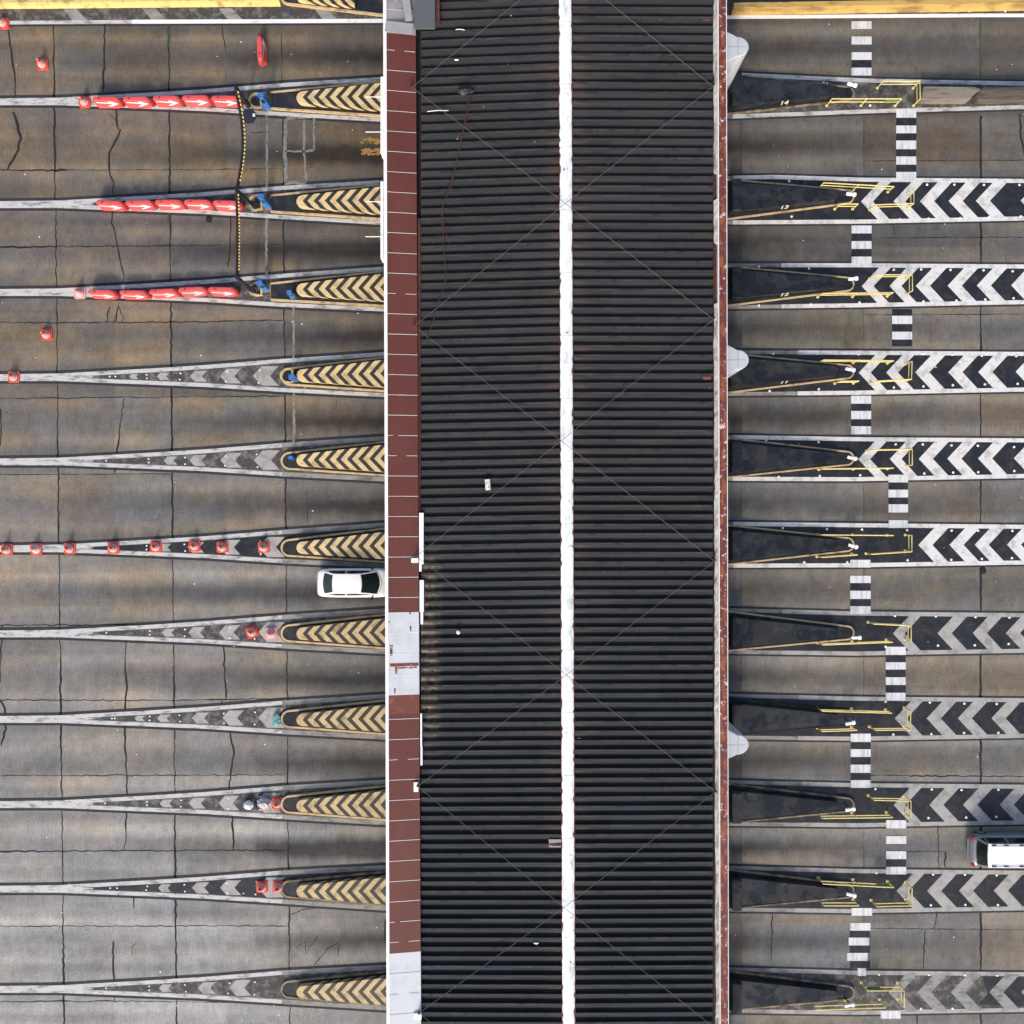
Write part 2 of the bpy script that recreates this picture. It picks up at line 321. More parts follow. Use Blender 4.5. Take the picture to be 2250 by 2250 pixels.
    f1 = noise(t, wv, 7, 6, .85); f2 = noise(t, wv, 16, 4, .8); f3 = noise(t, wv, 2.2, 5, .7, (4.5, .5, 1)); f4 = noise(t, wv, 2.0, 6, .75)
    k = math_(t, 'ADD', math_(t, 'ADD', math_(t, 'MULTIPLY', math_(t, 'SUBTRACT', f1, .5), 1.15), math_(t, 'MULTIPLY', math_(t, 'SUBTRACT', f2, .5), 1.25)),
              math_(t, 'ADD', math_(t, 'MULTIPLY', math_(t, 'SUBTRACT', f3, .5), .62), math_(t, 'MULTIPLY', math_(t, 'SUBTRACT', f4, .5), .7)))
    k = math_(t, 'ADD', k, 1.0)
    cc = N(t, 'ShaderNodeCombineColor'); [t.links.new(k, cc.inputs[i]) for i in range(3)]
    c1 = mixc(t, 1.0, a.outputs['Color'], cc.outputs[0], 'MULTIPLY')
    spk = ramp(t, noise(t, wv, 11, 3, .6), .68, .76); c1 = mixc(t, math_(t, 'MULTIPLY', spk, .5), c1, (.03,.028,.026))
    och = ramp(t, noise(t, wv, 6.5, 5, .75), .58, .74); c1 = mixc(t, math_(t, 'MULTIPLY', och, .26), c1, (.17,.125,.075))
    t.links.new(c1, b.inputs['Base Color']); b.inputs['Roughness'].default_value = .9; b.inputs['Specular IOR Level'].default_value = .25
    bn = N(t, 'ShaderNodeBump'); bn.inputs['Strength'].default_value = .35; bn.inputs['Distance'].default_value = .01; t.links.new(f1, bn.inputs['Height']); t.links.new(bn.outputs[0], b.inputs['Normal'])
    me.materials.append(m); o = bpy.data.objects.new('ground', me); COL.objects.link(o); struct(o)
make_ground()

# joints and cracks (tar-filled), 4 mm over the concrete
def jag(pts, step=9, amp=1.5, wlo=1.8, whi=4.4):
    wlo *= 1.0; whi *= 1.08
    P = []; Ws = []; ww = (wlo+whi)/2
    for (x0,y0), (x1,y1) in zip(pts[:-1], pts[1:]):
        n = max(1, int(math.hypot(x1-x0, y1-y0)/step))
        for i in range(n):
            t = i/n; P.append((x0+(x1-x0)*t+random.uniform(-amp,amp), y0+(y1-y0)*t+random.uniform(-amp,amp)))
            ww = min(whi, max(wlo, ww+random.uniform(-1,1)*.9)); Ws.append(ww/S)
    P.append(pts[-1]); Ws.append(wlo/S)
    return [W(*p) for p in P], Ws
def joints(name, lines, mat, z, **k):
    mb = MB()
    for ln in lines:
        kk = dict(k)
        if isinstance(ln, tuple): ln, kk2 = ln; kk.update(kk2)
        p, ws = jag(ln, **kk); mb.ribbon(p, ws, z)
    return struct(mb.build(name, mat))
X1 = lambda xa, xb: [(xa+(xb-xa)*y/2250, y) for y in range(-40, 2320, 60)]
fine = dict(wlo=.8, whi=1.8, amp=.7)
joints('pavement_joints', [
    (X1(117,141), dict(wlo=2, whi=4.6)), (X1(370,388), dict(wlo=1.8, whi=4.6)), ([(618,55),(620,200)], fine), ([(620,200)]+[p for p in X1(619,637) if p[1] > 220], dict(wlo=1.8, whi=3.6)),
    ([(2155,y) for y in range(255, 2300, 60)], dict(wlo=2.5, whi=5, amp=1)), ([(1898,y) for y in range(230, 2250, 90)], dict(wlo=.5, whi=1.3, amp=.4)), ([(1628,y) for y in range(50, 2250, 90)], dict(wlo=.5, whi=1.3, amp=.4)),
    [(0,374),(60,375),(150,374)], ([(120,374),(390,373),(620,371)], fine), [(0,543),(120,542),(380,540)], ([(380,540),(622,537)], fine), ([(0,709),(380,708),(622,704)], dict(wlo=1.4, whi=2.4)),
    ([(0,876),(300,873),(622,870)], dict(wlo=1.2, whi=2.2)), ([(0,1043),(380,1041)], fine), ([(0,1374),(480,1371)], dict(wlo=1.2, whi=2.2)), ([(450,1537),(510,1536)], fine), ([(0,1538),(400,1539),(624,1535)], dict(wlo=1.4, whi=2.2)),
    ([(0,1704),(625,1703)], dict(wlo=1.2, whi=2)), ([(0,1871),(140,1870),(634,1868)], dict(wlo=2, whi=4)), ([(0,2035),(636,2034)], dict(wlo=1.1, whi=1.9)), ([(0,2201),(180,2200),(310,2200)], dict(wlo=1.4, whi=2.6)), ([(310,2200),(636,2204)], fine),
    ([(1900,354),(2250,352)], fine), ([(1935,523),(2250,521)], fine), ([(1895,692),(2250,690)], fine), ([(2000,1705),(2250,1706)], dict(wlo=1.5, whi=2.6)), ([(1900,2040),(2250,2043)], fine),
    ([(1892,1703),(2000,1704)], fine), ([(1990,1871),(2078,1871)], fine), ([(2078,1871),(2076,1906)], dict(wlo=2, whi=4))], M['crack'], .004)
joints('pavement_cracks', [
    [(17,66),(24,110),(31,160),(35,214)], ([(30,245),(38,275),(46,302),(40,330),(28,352),(16,374)], dict(wlo=3, whi=6)), [(230,38),(230,90),(228,150),(226,202)], [(257,240),(257,262),(260,285),(266,282),(262,292),(245,325),(239,338),(240,372),(248,400),(250,440)],
    ([(236,246),(257,267)], fine), [(248,465),(246,490),(254,520),(259,545),(267,590),(272,610),(266,635)], ([(262,665),(256,690),(247,712)], fine), ([(240,675),(234,712)], dict(wlo=1.5, whi=3)), ([(261,672),(254,700),(250,712)], dict(wlo=1.5, whi=3)), ([(262,675),(272,700),(266,708)], dict(wlo=1.5, whi=3)),
    [(272,875),(266,920),(257,995),(252,1040)], [(0,900),(3,945),(1,980)], ([(487,55),(497,118)], fine), ([(497,150),(496,185)], fine), [(508,475),(506,540),(503,570),(501,588)], ([(552,292),(585,290)], fine),
    [(5,1375),(2,1440),(0,1500)], [(0,1538),(10,1555),(12,1600),(3,1640)], [(279,1375),(276,1435),(275,1470),(279,1505),(276,1538),(275,1640),(278,1700),(277,1840),(273,1870)], [(485,1375),(492,1440),(495,1500),(497,1536)],
    [(488,1540),(492,1580),(505,1610),(515,1650),(508,1690),(504,1720),(503,1760),(510,1790),(514,1870)], [(249,2070),(248,2110),(251,2160),(251,2200)], [(294,1965),(295,1996)], ([(300,2072),(290,2080),(290,2100)], fine), ([(640,2010),(665,1998),(710,1994)], fine),
    ([(650,2080),(670,2070),(672,2095),(700,2055)], fine), ([(690,2120),(720,2085),(745,2070),(742,2100)], fine), [(2240,250),(2244,300),(2250,340)], [(2061,1810),(2064,1990),(2052,2040)], ([(2033,2045),(2030,2090),(2028,2128)], dict(wlo=1.4, whi=2.6)), [(2013,2225),(2016,2260)], ([(1698,1998),(1696,2030),(1694,2110)], dict(wlo=1.2, whi=2.6)),
    ([(740,880),(738,900)], fine), ([(748,930),(749,960)], fine), ([(675,1080),(676,1150)], fine), ([(1960,470),(1966,520)], fine), ([(2210,560),(2212,600)], fine)], M['crack'], .0045)
joints('weed_strip', [([(371,y) for y in range(20, 110, 14)], dict(wlo=1.5, whi=4)), ([(372,395),(371,412)], dict(wlo=2,whi=5)), ([(371,462),(371,485)], dict(wlo=5,whi=8)), ([(2154,y) for y in range(15, 190, 12)], dict(wlo=1.2, whi=4.5)), ([(2153,1165),(2153,1235)], dict(wlo=1,whi=2.4))], M['moss'], .0075, step=5, amp=1.5)
joints('detection_loop_seal', [
    ([(587,212),(586,420)], dict(wlo=3, whi=5)), ([(586,420),(585,620)], dict(wlo=5, whi=8)), ([(644,660),(646,820)], dict(wlo=3, whi=5)), ([(646,820),(646,1000)], dict(wlo=3.5, whi=5.5)),
    ([(628,262),(626,330),(628,402)], dict(wlo=5, whi=8)), ([(626,403),(650,402),(672,404)], dict(wlo=5, whi=8)), ([(668,262),(668,330),(672,402)], dict(wlo=4, whi=7)), ([(626,332),(668,333),(691,330)], dict(wlo=3, whi=5)), ([(690,245),(689,290),(691,330)], dict(wlo=3, whi=6)), ([(630,260),(690,256)], dict(wlo=3, whi=8))], M['seal'], .006, step=7, amp=1.0)
mb = MB()
for k in range(75):
    cx = random.uniform(793, 846); cy = random.uniform(328,340) if k < 52 else 315-7*math.sin((cx-790)/55*3.14)+random.gauss(0,3); r_ = random.uniform(1.6,3.6)
    mb.flat([W(cx+r_*random.uniform(.6,1.4)*math.cos(a)*1.8, cy+r_*random.uniform(.6,1.2)*math.sin(a)) for a in [i*math.pi/4 for i in range(8)]], .005+k*.00005)
struct(mb.build('ochre_stain', M['ochre']))
mb = MB()
for k in range(190):   # scraps of litter and bird lime, too small and many to count
    cx, cy = random.uniform(0, 2250), random.uniform(30, 2240)
    if 840 < cx < 1600: continue
    r_ = random.uniform(.5, 1.7)
    mb.flat([W(cx+r_*random.uniform(.6,1.5)*math.cos(a), cy+r_*random.uniform(.6,1.2)*math.sin(a)) for a in [i*math.pi/3 for i in range(6)]], .0085)
o = mb.build('litter', M['stud']); o['kind'] = 'stuff'; o['label'] = 'tiny pale scraps scattered over the concrete lanes'

# ------------------------------------------------------------------ painted lines and hatching (sheets, 4 mm steps)
def lerp(a, b, t): return a+(b-a)*t
def line_strip(mb, pts, wpx, z): mb.ribbon([W(*p) for p in pts], wpx/S, z)
def chev_poly(ax, yc, wd, hu, hl, a=.95, clip=2262):
    P = [(ax,yc),(ax+a*hu,yc-hu),(ax+a*hu+wd,yc-hu),(ax+wd,yc),(ax+a*hl+wd,yc+hl),(ax+a*hl,yc+hl)]
    return [W(x, y) for x, y in P]
ORD = ['first','second','third','fourth','fifth','sixth','seventh','eighth','ninth','tenth','eleventh']
# entry side: V-shaped lines and faded hatching ahead of every island
for i in range(11):
    yn, ye = LY[i], LE[i]
    up = [(-40, yn-1), (130, yn-3), (330, yn-14), (450, yn-21.5), (620, yn-35), (860, ye-46)]
    lo = [(-40, yn+5), (130, yn+5), (330, yn+13), (450, yn+18), (620, yn+29), (860, ye+46)]
    bm_ = MB(); bm_.ribbon([W(x, y-7.5) for x, y in up], 7/S, .004); bm_.ribbon([W(x, y+7) for x, y in lo], 6/S, .0044); struct(bm_.build('line_border', M['black_line']))
    mid = [(190, yn, 2), (330, yn-.5, 8), (450, yn-1.5, 14), (620, yn-3, 26), (860, ye, 40)]
    base = MB(); base.add([tuple(W(x, y-h, .008)) for x, y, h in mid]+[tuple(W(x, y+h, .008)) for x, y, h in mid], [(j+5, j+6, j+1, j) for j in range(4)])
    struct(base.build('hatched_marking', M['black_base'] if i in (5,9) else M['faded_base']))
    cutk = 5 if i < 4 else 4
    ln = MB(); ln.ribbon([W(*p) for p in up[:cutk+1]], 8.6/S, .012); ln.ribbon([W(*p) for p in lo[:cutk+1]], 8.6/S, .0124)
    if i >= 4: l2 = MB(); l2.ribbon([W(*p) for p in up[4:]], 9.5/S, .012); l2.ribbon([W(*p) for p in lo[4:]], 9.5/S, .0124); struct(l2.build('lane_line', M['grey_line']))
    ln.ribbon([W(-40,yn+2), W(120,yn+1.5), W(205,yn)], [13/S, 12/S, 2/S], .0118)
    struct(ln.build('lane_line', M['white_line']))
    if i >= 3:
        ch = MB(); z = .0152
        for ax in ([290, 352, 416, 488, 560] if i in (3, 7) else [352, 416, 488, 560] if i != 10 else [352, 430, 500]):
            ax += random.uniform(-8, 8); h = np.interp(ax+12, [190,330,450,620], [2,8,14,26])-1
            ch.flat(chev_poly(ax, lerp(yn-.5, yn-2, (ax-250)/300), lerp(16, 36, (ax-287)/250), h, h, .9), z)
        struct(ch.build('hatch_chevrons', M['mid_hatch']))
# edge lines at the top of the plaza
ln = MB(); line_strip(ln, [(10,50),(290,48)], 8, .012); struct(ln.build('edge_line', M['white_line']))
ln = MB(); line_strip(ln, [(290,48),(842,46)], 9, .012); line_strip(ln, [(1595,38),(2155,34),(2290,34)], 8, .0124); struct(ln.build('edge_line', M['white_line_bright']))
ln = MB(); line_strip(ln, [(0,56.5),(842,52.5)], 4, .0044); struct(ln.build('line_border', M['black_line']))
mg = MB(); mg.flat([W(-40,10),W(842,6),W(842,44),W(-40,46)], .006); mg.flat([W(1595,20),W(2290,14),W(2290,31),W(1595,33)], .0064); struct(mg.build('hatched_marking', M['faded_base']))
ch = MB()
for x in (138, 313, 481, 690): ch.flat([W(x,19),W(x+28,18),W(x+54,45),W(x+22,46)], .0102)
struct(ch.build('hatch_stripes', M['grey_line']))
# exit side
CH = {1:[1890,1963,2022,2085,2145,2244], 2:[1894,1953,2014,2082,2146,2223], 3:[1888,1946,2012,2082,2150,2233], 4:[1887,1956,2020,2082,2147,2228], 5:[2018,2085,2143,2214,2285],
      6:[1963,2061,2136,2208,2282], 7:[1966,2037,2105,2179,2250], 8:[1965,2042,2115,2198,2270], 9:[1969,2038,2108,2182,2250], 10:[1951,2016,2091,2173,2245]}
for i in range(11):
    ye, yn = RE[i], RN[i]; yf = yn+(1 if i > 4 else 0)
    hu = [(1590, ye-46), (1880, yn-42), (2300, yf-39)]; hl = [(1590, ye+46), (1880, yn+46), (2300, yf+38)]
    if i == 0: hu = [(1590, ye-46),(1900,yn-30),(2300,yn-22)]; hl = [(1590,ye+48),(1900,yn+38),(2300,yn+27)]
    if i == 1: hu = [(1590, ye-48),(1700,yn-44),(1900,yn-38),(2300,yn-35)]; hl = [(1590,ye+50),(1900,yn+54),(2300,yn+46)]; 
    b_ = MB(); n_ = len(hu)
    allp = hu+hl[::-1]; b_.flat([W(x, y+(4 if k < n_ else -4)) for k, (x, y) in enumerate(allp)], .008)
    struct(b_.build('hatched_marking', M['faded_base'] if i in (0,10) else M['black_base']))
    if i == 10: b_ = MB(); b_.flat([W(2157,2141),W(2300,2143),W(2300,2214),W(2150,2206),W(2170,2185)], .0100); struct(b_.build('hatched_marking', M['black_base']))
    bb = MB(); bb.ribbon([W(x, y-6.5) for x, y in hu], 5/S, .004); bb.ribbon([W(x, y+6.5) for x, y in hl], 4/S, .0044); struct(bb.build('line_border', M['black_line']))
    ln = MB(); cut = [p for p in hu if p[0] < 1890]; 
    def sub(P, a, b): return [(x, float(np.interp(x, [p[0] for p in P], [p[1] for p in P]))) for x in [a]+[p[0] for p in P if a < p[0] < b]+[b]]
    cx = random.uniform(1690, 1780) if i in (2,3,6,7,8,9,10) else 1610
    for P, zz in ((hu, .012), (hl, .0124)):
        ln.ribbon([W(*p) for p in sub(P, cx, 2300)], 9/S, zz)
    struct(ln.build('lane_line', (M['white_hatch'] if i < 6 else M['mid_hatch']) if i else M['white_line']))
    ln = MB()
    for P, zz in ((hu, .012), (hl, .0124)): ln.ribbon([W(*p) for p in sub(P, 1590, cx)], 8/S, zz)
    struct(ln.build('lane_line', M['grey_line']))
    if i in CH:
        ch = MB()
        for ax in CH[i]:
            t = (ax-1880)/420; yu = lerp(hu[-2][1], hu[-1][1], t); yl = lerp(hl[-2][1], hl[-1][1], t); yc = (yu+yl)/2+(2 if i < 3 else 0)
            wd = 31 if ax > 2000 else 26
            ch.flat(chev_poly(ax+random.uniform(-2,2), yc, wd, yc-yu-1, yl-yc-1, .93), .0152)
        struct(ch.build('hatch_chevrons', M['white_hatch'] if i < 6 else M['mid_hatch'] if i < 10 else M['grey_line']))
# zebra crossing bars
Z = [((1871,1915), [(47,64),(80.5,98),(115,132),(149,166)]), ((1969,2013), [(240,259),(276,293),(309,328),(344,362),(378,396)]), ((1871,1915), [(495.6,513),(530,547),(564,581)]),
     ((1960,2004), [(694,712),(729,746)]), ((1870,1914), [(869.5,887),(903,921),(936.6,954)]), ((1952,1995), [(1043,1060),(1076,1093),(1108,1126),(1143,1160)]), ((1868,1913), [(1230,1247),(1265,1281),(1298,1316),(1332,1349)]),
     ((1946,1990), [(1421,1439),(1455,1471),(1488,1505),(1522,1539)]), ((1869,1913), [(1612,1630),(1646,1663),(1680,1698),(1714,1731)]), ((1947,1991), [(1802,1820),(1837,1854),(1870,1887.5),(1904.5,1921)]),
     ((1867,1912), [(1995,2012),(2027.5,2044.6),(2060,2077),(2093.6,2111),(2127,2144)]), ((1935,1979), [(2221,2238)])]
for k, ((x0,x1), bars) in enumerate(Z):
    bb = MB(); 
    for (a, b), (c, d) in zip(bars[:-1], bars[1:]):
        if random.random() < .78: bb.flat([W(x0,b),W(x1,b),W(x1,c),W(x0,c)], .0054)
    if k == 3: bb.flat([W(x0,679),W(x1,679),W(x1,694),W(x0,694)], .0054); bb.flat([W(x0,746),W(x1,746),W(x1,761),W(x0,761)], .0054)
    if bb.v: struct(bb.build('zebra_crossing_gaps', M['black_base']))
    wb = MB()
    for a, b in bars:
        sk = -(a-1995)*.1 if k == 10 else 0
        xl = x0+sk+4; xr = x1+sk+4
        if k == 10 and a > 2120: xl = x0+17
        if k != 10: xl, xr = x0, x1
        wb.flat([W(xl,a),W(xr,a),W(xr,b),W(xl,b)], .0192)
    struct(wb.build('zebra_crossing', M['zebra']))

# ------------------------------------------------------------------ the toll canopy
ZE, ZT = 5.9, 6.35                      # roof eave, parapet top
can = thing('toll_canopy', 'long toll plaza canopy with black ribbed roof, white ridge and red parapet', 'canopy', (0,0,0))
XL, XR, XM = W(925,0,ZE).x, W(1566,0,ZE+.2).x, W(1246,0,ZE+.36).x
YT, YB = 34.0, -34.0
m, t, b = newmat('black_roof_sheet')
wv = worldvec(t); sp = N(t, 'ShaderNodeSeparateXYZ'); t.links.new(wv, sp.inputs[0])
c = mixc(t, noise(t, wv, 1.1, 5, .6, (.3, 3, 1)), (.0095,.012,.0168), (.0185,.022,.0275))
bk = N(t, 'ShaderNodeTexBrick'); bk.inputs['Scale'].default_value = 1.0; bk.inputs['Brick Width'].default_value = 5.2; bk.inputs['Row Height'].default_value = 1.0; bk.inputs['Mortar Size'].default_value = .006; bk.inputs['Color1'].default_value = (.7,.7,.7,1); bk.inputs['Color2'].default_value = (1.25,1.25,1.25,1); bk.inputs['Mortar'].default_value = (.45,.45,.45,1); t.links.new(wv, bk.inputs['Vector'])
c = mixc(t, 1.0, c, bk.outputs['Color'], 'MULTIPLY')
geo = N(t, 'ShaderNodeNewGeometry'); pass

br = math_(t, 'MULTIPLY', ramp(t, noise(t, wv, 1.5, 6, .75, (.22, 2.2, 1)), .40, .66), .85)
up = ramp(t, sp.outputs[1], -26, 10)
c = mixc(t, math_(t, 'MULTIPLY', br, math_(t, 'MULTIPLY', up, .8)), c, (.030,.024,.020))
e1 = math_(t, 'ADD', ramp(t, math_(t, 'ABSOLUTE', math_(t, 'SUBTRACT', sp.outputs[0], XM)), 1.6, .45), 0)
c = mixc(t, math_(t, 'MULTIPLY', e1, math_(t, 'MULTIPLY', br, .8)), c, (.075,.045,.032))
e2 = math_(t, 'MULTIPLY', ramp(t, sp.outputs[0], XL+1.3, XL+.5), math_(t, 'MULTIPLY', ramp(t, sp.outputs[1], -1.0, -3.5), ramp(t, sp.outputs[1], -14, -10.5)))
c = mixc(t, math_(t, 'MULTIPLY', e2, ramp(t, noise(t, wv, 3, 5, .75), .38, .6)), c, (.15,.115,.08))
vo = N(t, 'ShaderNodeTexVoronoi'); vo.inputs['Scale'].default_value = 1.5; t.links.new(wv, vo.inputs['Vector'])
spc = N(t, 'ShaderNodeSeparateColor'); t.links.new(vo.outputs['Color'], spc.inputs[0])
dots = math_(t, 'MULTIPLY', math_(t, 'LESS_THAN', vo.outputs['Distance'], math_(t, 'MULTIPLY', spc.outputs[1], .085)), math_(t, 'MULTIPLY', math_(t, 'GREATER_THAN', spc.outputs[0], .60), ramp(t, math_(t, 'ADD', sp.outputs[1], math_(t, 'MULTIPLY', sp.outputs[0], .8)), 8, 26)))
c = mixc(t, math_(t, 'MULTIPLY', dots, .9), c, (.42,.44,.42))
fl = ramp(t, noise(t, wv, 16, 4, .8), .62, .72); c = mixc(t, math_(t, 'MULTIPLY', fl, .35), c, (.085,.07,.055))
t.links.new(c, b.inputs['Base Color']); b.inputs['Roughness'].default_value = .7; b.inputs['Specular IOR Level'].default_value = .2
M['roof'] = m
M['roof_crest'] = mk('dusty_roof_crest', (.027,.026,.0255), .8, .3, 2, dirt=(.050,.044,.039), damt=.8, dscale=1.1, dlo=.42, dhi=.62, stretch=(.25,2,1), dirt2=((.014,.016,.02), 1.2, .5, .62, .8), spec=.2)
M['roof_line'] = mk('pale_rib_edge', (.075,.072,.068), .7, .3, 1.5, dirt=(.02,.02,.022), damt=.9, dscale=.9, dlo=.4, dhi=.62, stretch=(.25,3,1), spec=.2)  # paler line along the step of each rib
def roof_sheet(xa, za, xb, zb, skew):
    """ribbed sheet from the ridge (xa) to the eave (xb); ribs run across"""
    per = W(0,0,ZE+.2).y - W(0,20.6,ZE+.2).y
    # one period seen from the south edge going north: pan, step, crest, steep drop, slot
    prof = [(0,0), (.05,.012), (.10,.06), (.235,.13), (.245,.155), (.255,.15), (.36,.17), (.385,.155), (.40,.02), (.43,0)]
    sc_ = per/.505
    pts = []; y = YB
    while y < YT:
        for a, h in prof: pts.append((y+a*sc_, h*1.1))
        y += per
    mb = MB(); nseg = 6; n = len(pts)
    vs = []
    for s in range(nseg+1):
        u = s/nseg; x = lerp(xa, xb, u); z = lerp(za, zb, u)
        for yy, h in pts: vs.append((x, yy+skew*abs(xb-xa)*u, z+h-.15))
    o_ = 0
    mb.add(vs, [])
    for s in range(nseg):
        for k in range(n-1):
            q = k % 10; mb.f.append((s*n+k, s*n+k+1, (s+1)*n+k+1, (s+1)*n+k)); mb.m.append(2 if q == 4 else 1 if q in (5,6) else 0)
    return mb.build('roof_sheet', [M['roof'], M['roof_crest'], M['roof_line']], can)
roof_sheet(XM, ZE+.36, XL, ZE, -.0185)
roof_sheet(XM, ZE+.36, XR, ZE+.26, 0.0)
# ridge capping: white folded sheet in 138-pixel lengths with a rusty lip each side
zr = ZE+.42; rid = MB(); lip = MB()
y = YB; k = 0
while y < YT:
    y1 = y+W(0,0,zr).y-W(0,138,zr).y-.01; xs = lerp(.10, -.13, (y-YB)/(YT-YB)); c0 = XM+xs; hw = .325
    prof = [(-hw,-.02),(-.2,.035),(-.02,.06),(.02,.06),(.2,.035),(hw,-.02)]
    seg = 16; vs = []
    for j in range(seg+1):
        yy = lerp(y, y1, j/seg); 
        for q, (dx, dz) in enumerate(prof):
            jx = random.choice((0,0,0,1))*random.uniform(-.01,.07)*(1 if q == 0 else -1)+random.uniform(-.012,.012) if q in (0,5) else 0
            vs.append((c0+dx+jx, yy, zr+dz+.004*(k % 2)))
    rid.add(vs, [(j*6+q, j*6+q+1, (j+1)*6+q+1, (j+1)*6+q) for j in range(seg) for q in range(5)])
    lip.box(c0-hw-.03, c0+hw+.045, y, y1+.01, zr-.12, zr-.035)
    y = y1+.01; k += 1
rid.build('ridge_cap', M['ridge'], can); lip.build('ridge_lip', M['rust_edge'], can)
# parapet on the entry side: sloping panels between white joints
def PX(px, z): return W(px, 0, z).x
def parapet(y0p, y1p, mat, name, joint_rows, jmat):
    mb = MB(); zt = ZT; zi = ZT-.30
    ya, yb = W(0,y0p,zt).y, W(0,y1p,zt).y
    def xs(yy):                                   # parapet runs a hair askew of the frame
        t = (1125-yy*S*H/(H-zt)-0)/2250; return PX(847+9*t, zt), PX(913+12*t, zi)
    def yi(yy): return yy
    xa0, xb0 = xs(ya); xa1, xb1 = xs(yb)
    mb.add([(xa0,ya,zt),(xb0,ya,zi),(xb1,yb,zi),(xa1,yb,zt),(xb0,ya,zi-.3),(xb1,yb,zi-.3)], [(0,1,2,3),(1,4,5,2)])
    mb.mi = 1
    for r_ in joint_rows:
        y = W(0, r_, zt).y; x0, x1 = xs(y)
        segs = [(0,1)] if random.random() < .8 else ([(0,.18),(.36,1)] if random.random() < .5 else [(0,.3),(.62,.98)])
        for a, b in segs:
            hw = .010; p = lambda u, dy: (lerp(x0,x1,u), y+dy, lerp(zt,zi,u)+.012)
            mb.add([p(a,-hw),p(b,-hw),p(b,hw),p(a,hw)], [(0,1,2,3)])
    return mb.build(name, [mat, jmat], can)
JR = [64.5+44.6*k for k in range(-3, 52)]
ins = lambda a, b: [r_ for r_ in JR if a+6 < r_ < b-6]
parapet(72, 1346, M['red_panel'], 'parapet_panel', ins(72,1346), M['white_metal'])
parapet(1346, 1528, M['grey_panel'], 'parapet_panel', [1391,1438,1484], M['white_metal'])
parapet(1528, 1570, M['rust_panel'], 'parapet_panel', [], M['white_metal'])
parapet(1570, 2096, M['red_panel'], 'parapet_panel', ins(1566,2096), M['white_metal'])
parapet(2096, 2330, M['grey_panel'], 'parapet_panel', [2140,2186,2230], M['zinc'])
parapet(-80, 72, M['zinc'], 'parapet_panel', [20], M['white_metal'])
# rust streaks bitten through the pale panels
for (x0,y0,x1,y1) in [(853,1364,858,1367),(900,1376,904,1388),(857,1417,864,1440),(902,1458,906,1463),(857,1457,920,1464),(868,1464,874,1480),(874,1466,916,1469),(866,1512,870,1524),(899,1346,903,1351)]:
    rs = MB(); rs.flat([Vector((PX(x,6.2), W(0,y,6.2).y, 0)) for x, y in ((x0,y0),(x1,y0+random.uniform(-1,1)),(x1-1,y1),(x0+1,y1))], 0)
    for q in range(4):
        v = rs.v[-4+q]; u = min(1, max(0, (v[0]-PX(850,ZT))/(PX(918,ZT)-PX(850,ZT)))); rs.v[-4+q] = (v[0], v[1], ZT-.30*u+.02)
    rs.build('rust_patch', M['rust_cap'], can)
wl = MB(); wl.add([(PX(841,ZT),YT,ZT+.03),(PX(848,ZT),YT,ZT+.03),(PX(857,ZT),YB,ZT+.03),(PX(850.5,ZT),YB,ZT+.03)]+[(PX(841,ZT),YT,4.9),(PX(848,ZT),YT,4.9),(PX(857,ZT),YB,4.9),(PX(850.5,ZT),YB,4.9)], [(0,1,2,3),(0,3,7,4),(1,5,6,2),(4,5,6,7)])
wl.build('fascia_board', M['white_metal'], can)
g = MB(); g.box(PX(912,5.6), XL+.15, YB, YT, 5.45, 5.6); g.build('gutter', M['gutter_dark'], can)
for (y0,y1,xa,xb) in [(1127,1240,921,930.5),(1240,1256,921,926),(1275,1345,922,931),(1345,1372,924,929.5),(1568,1640,923.5,927),(1640,1682,924,928)]:
    fl_ = MB(); fl_.box(PX(xa,6.1), PX(xb,6.1), W(0,y1,6.1).y+.006, W(0,y0,6.1).y, 5.86, 6.1); fl_.build('flashing', M['white_metal'], can)
fl_ = MB(); fl_.box(PX(918,5.85), PX(924,5.85), W(0,1125,5.85).y, W(0,480,5.85).y, 5.78, 5.85); fl_.build('flashing', M['rust_edge'], can)
# exit side: crumpled gutter lining and rusted red cap
lin = MB(); ys = np.arange(YB, YT, .22); vs = []; xo = 0
for y in ys:
    py = 1125-y*S*H/(H-6.0); xo = .72*xo+random.uniform(-1,1)*.9
    t_ = py/2250; x0 = lerp(1567, 1572, t_)+max(-1.5, xo); x1 = lerp(1579, 1584, t_)
    if 385 < py < 440 or 500 < py < 690 and (int(py)//60) % 3 != 2: x0 = x1-1.0
    vs += [(PX(x0,6.0), y, 6.02+random.uniform(-.02,.02)), (PX((x0*.5+x1*.5),6.0), y, 6.08+random.uniform(-.04,.05)), (PX(x1,6.0), y, 6.15)]
lin.add(vs, [(3*j+q, 3*j+q+1, 3*j+q+4, 3*j+q+3) for j in range(len(ys)-1) for q in range(2)]); lin.build('gutter_lining', M['lining'], can)
g2 = MB(); g2.add([(PX(1565,5.9),YT,5.9),(PX(1582,5.9),YT,5.9),(PX(1588,5.9),YB,5.9),(PX(1570,5.9),YB,5.9)], [(0,1,2,3)]); g2.build('gutter', M['rust_edge'], can)
zc = 6.3; cap = MB()
def capq(a, b, c_, d, z, mi):
    cap.mi = mi; cap.add([(PX(a,z),YT,z),(PX(b,z),YT,z),(PX(c_,z),YB,z),(PX(d,z),YB,z),(PX(a,z),YT,5.0),(PX(b,z),YT,5.0),(PX(c_,z),YB,5.0),(PX(d,z),YB,5.0)], [(0,1,2,3),(0,3,7,4),(1,5,6,2),(4,5,6,7)])
capq(1578.5,1594.6,1600.6,1584.2,zc,0); cap.mi = 1
capq(1576.6,1578.2,1583.9,1582.4,zc+.02,1); capq(1594.9,1596.2,1602,1600.9,zc+.02,1)
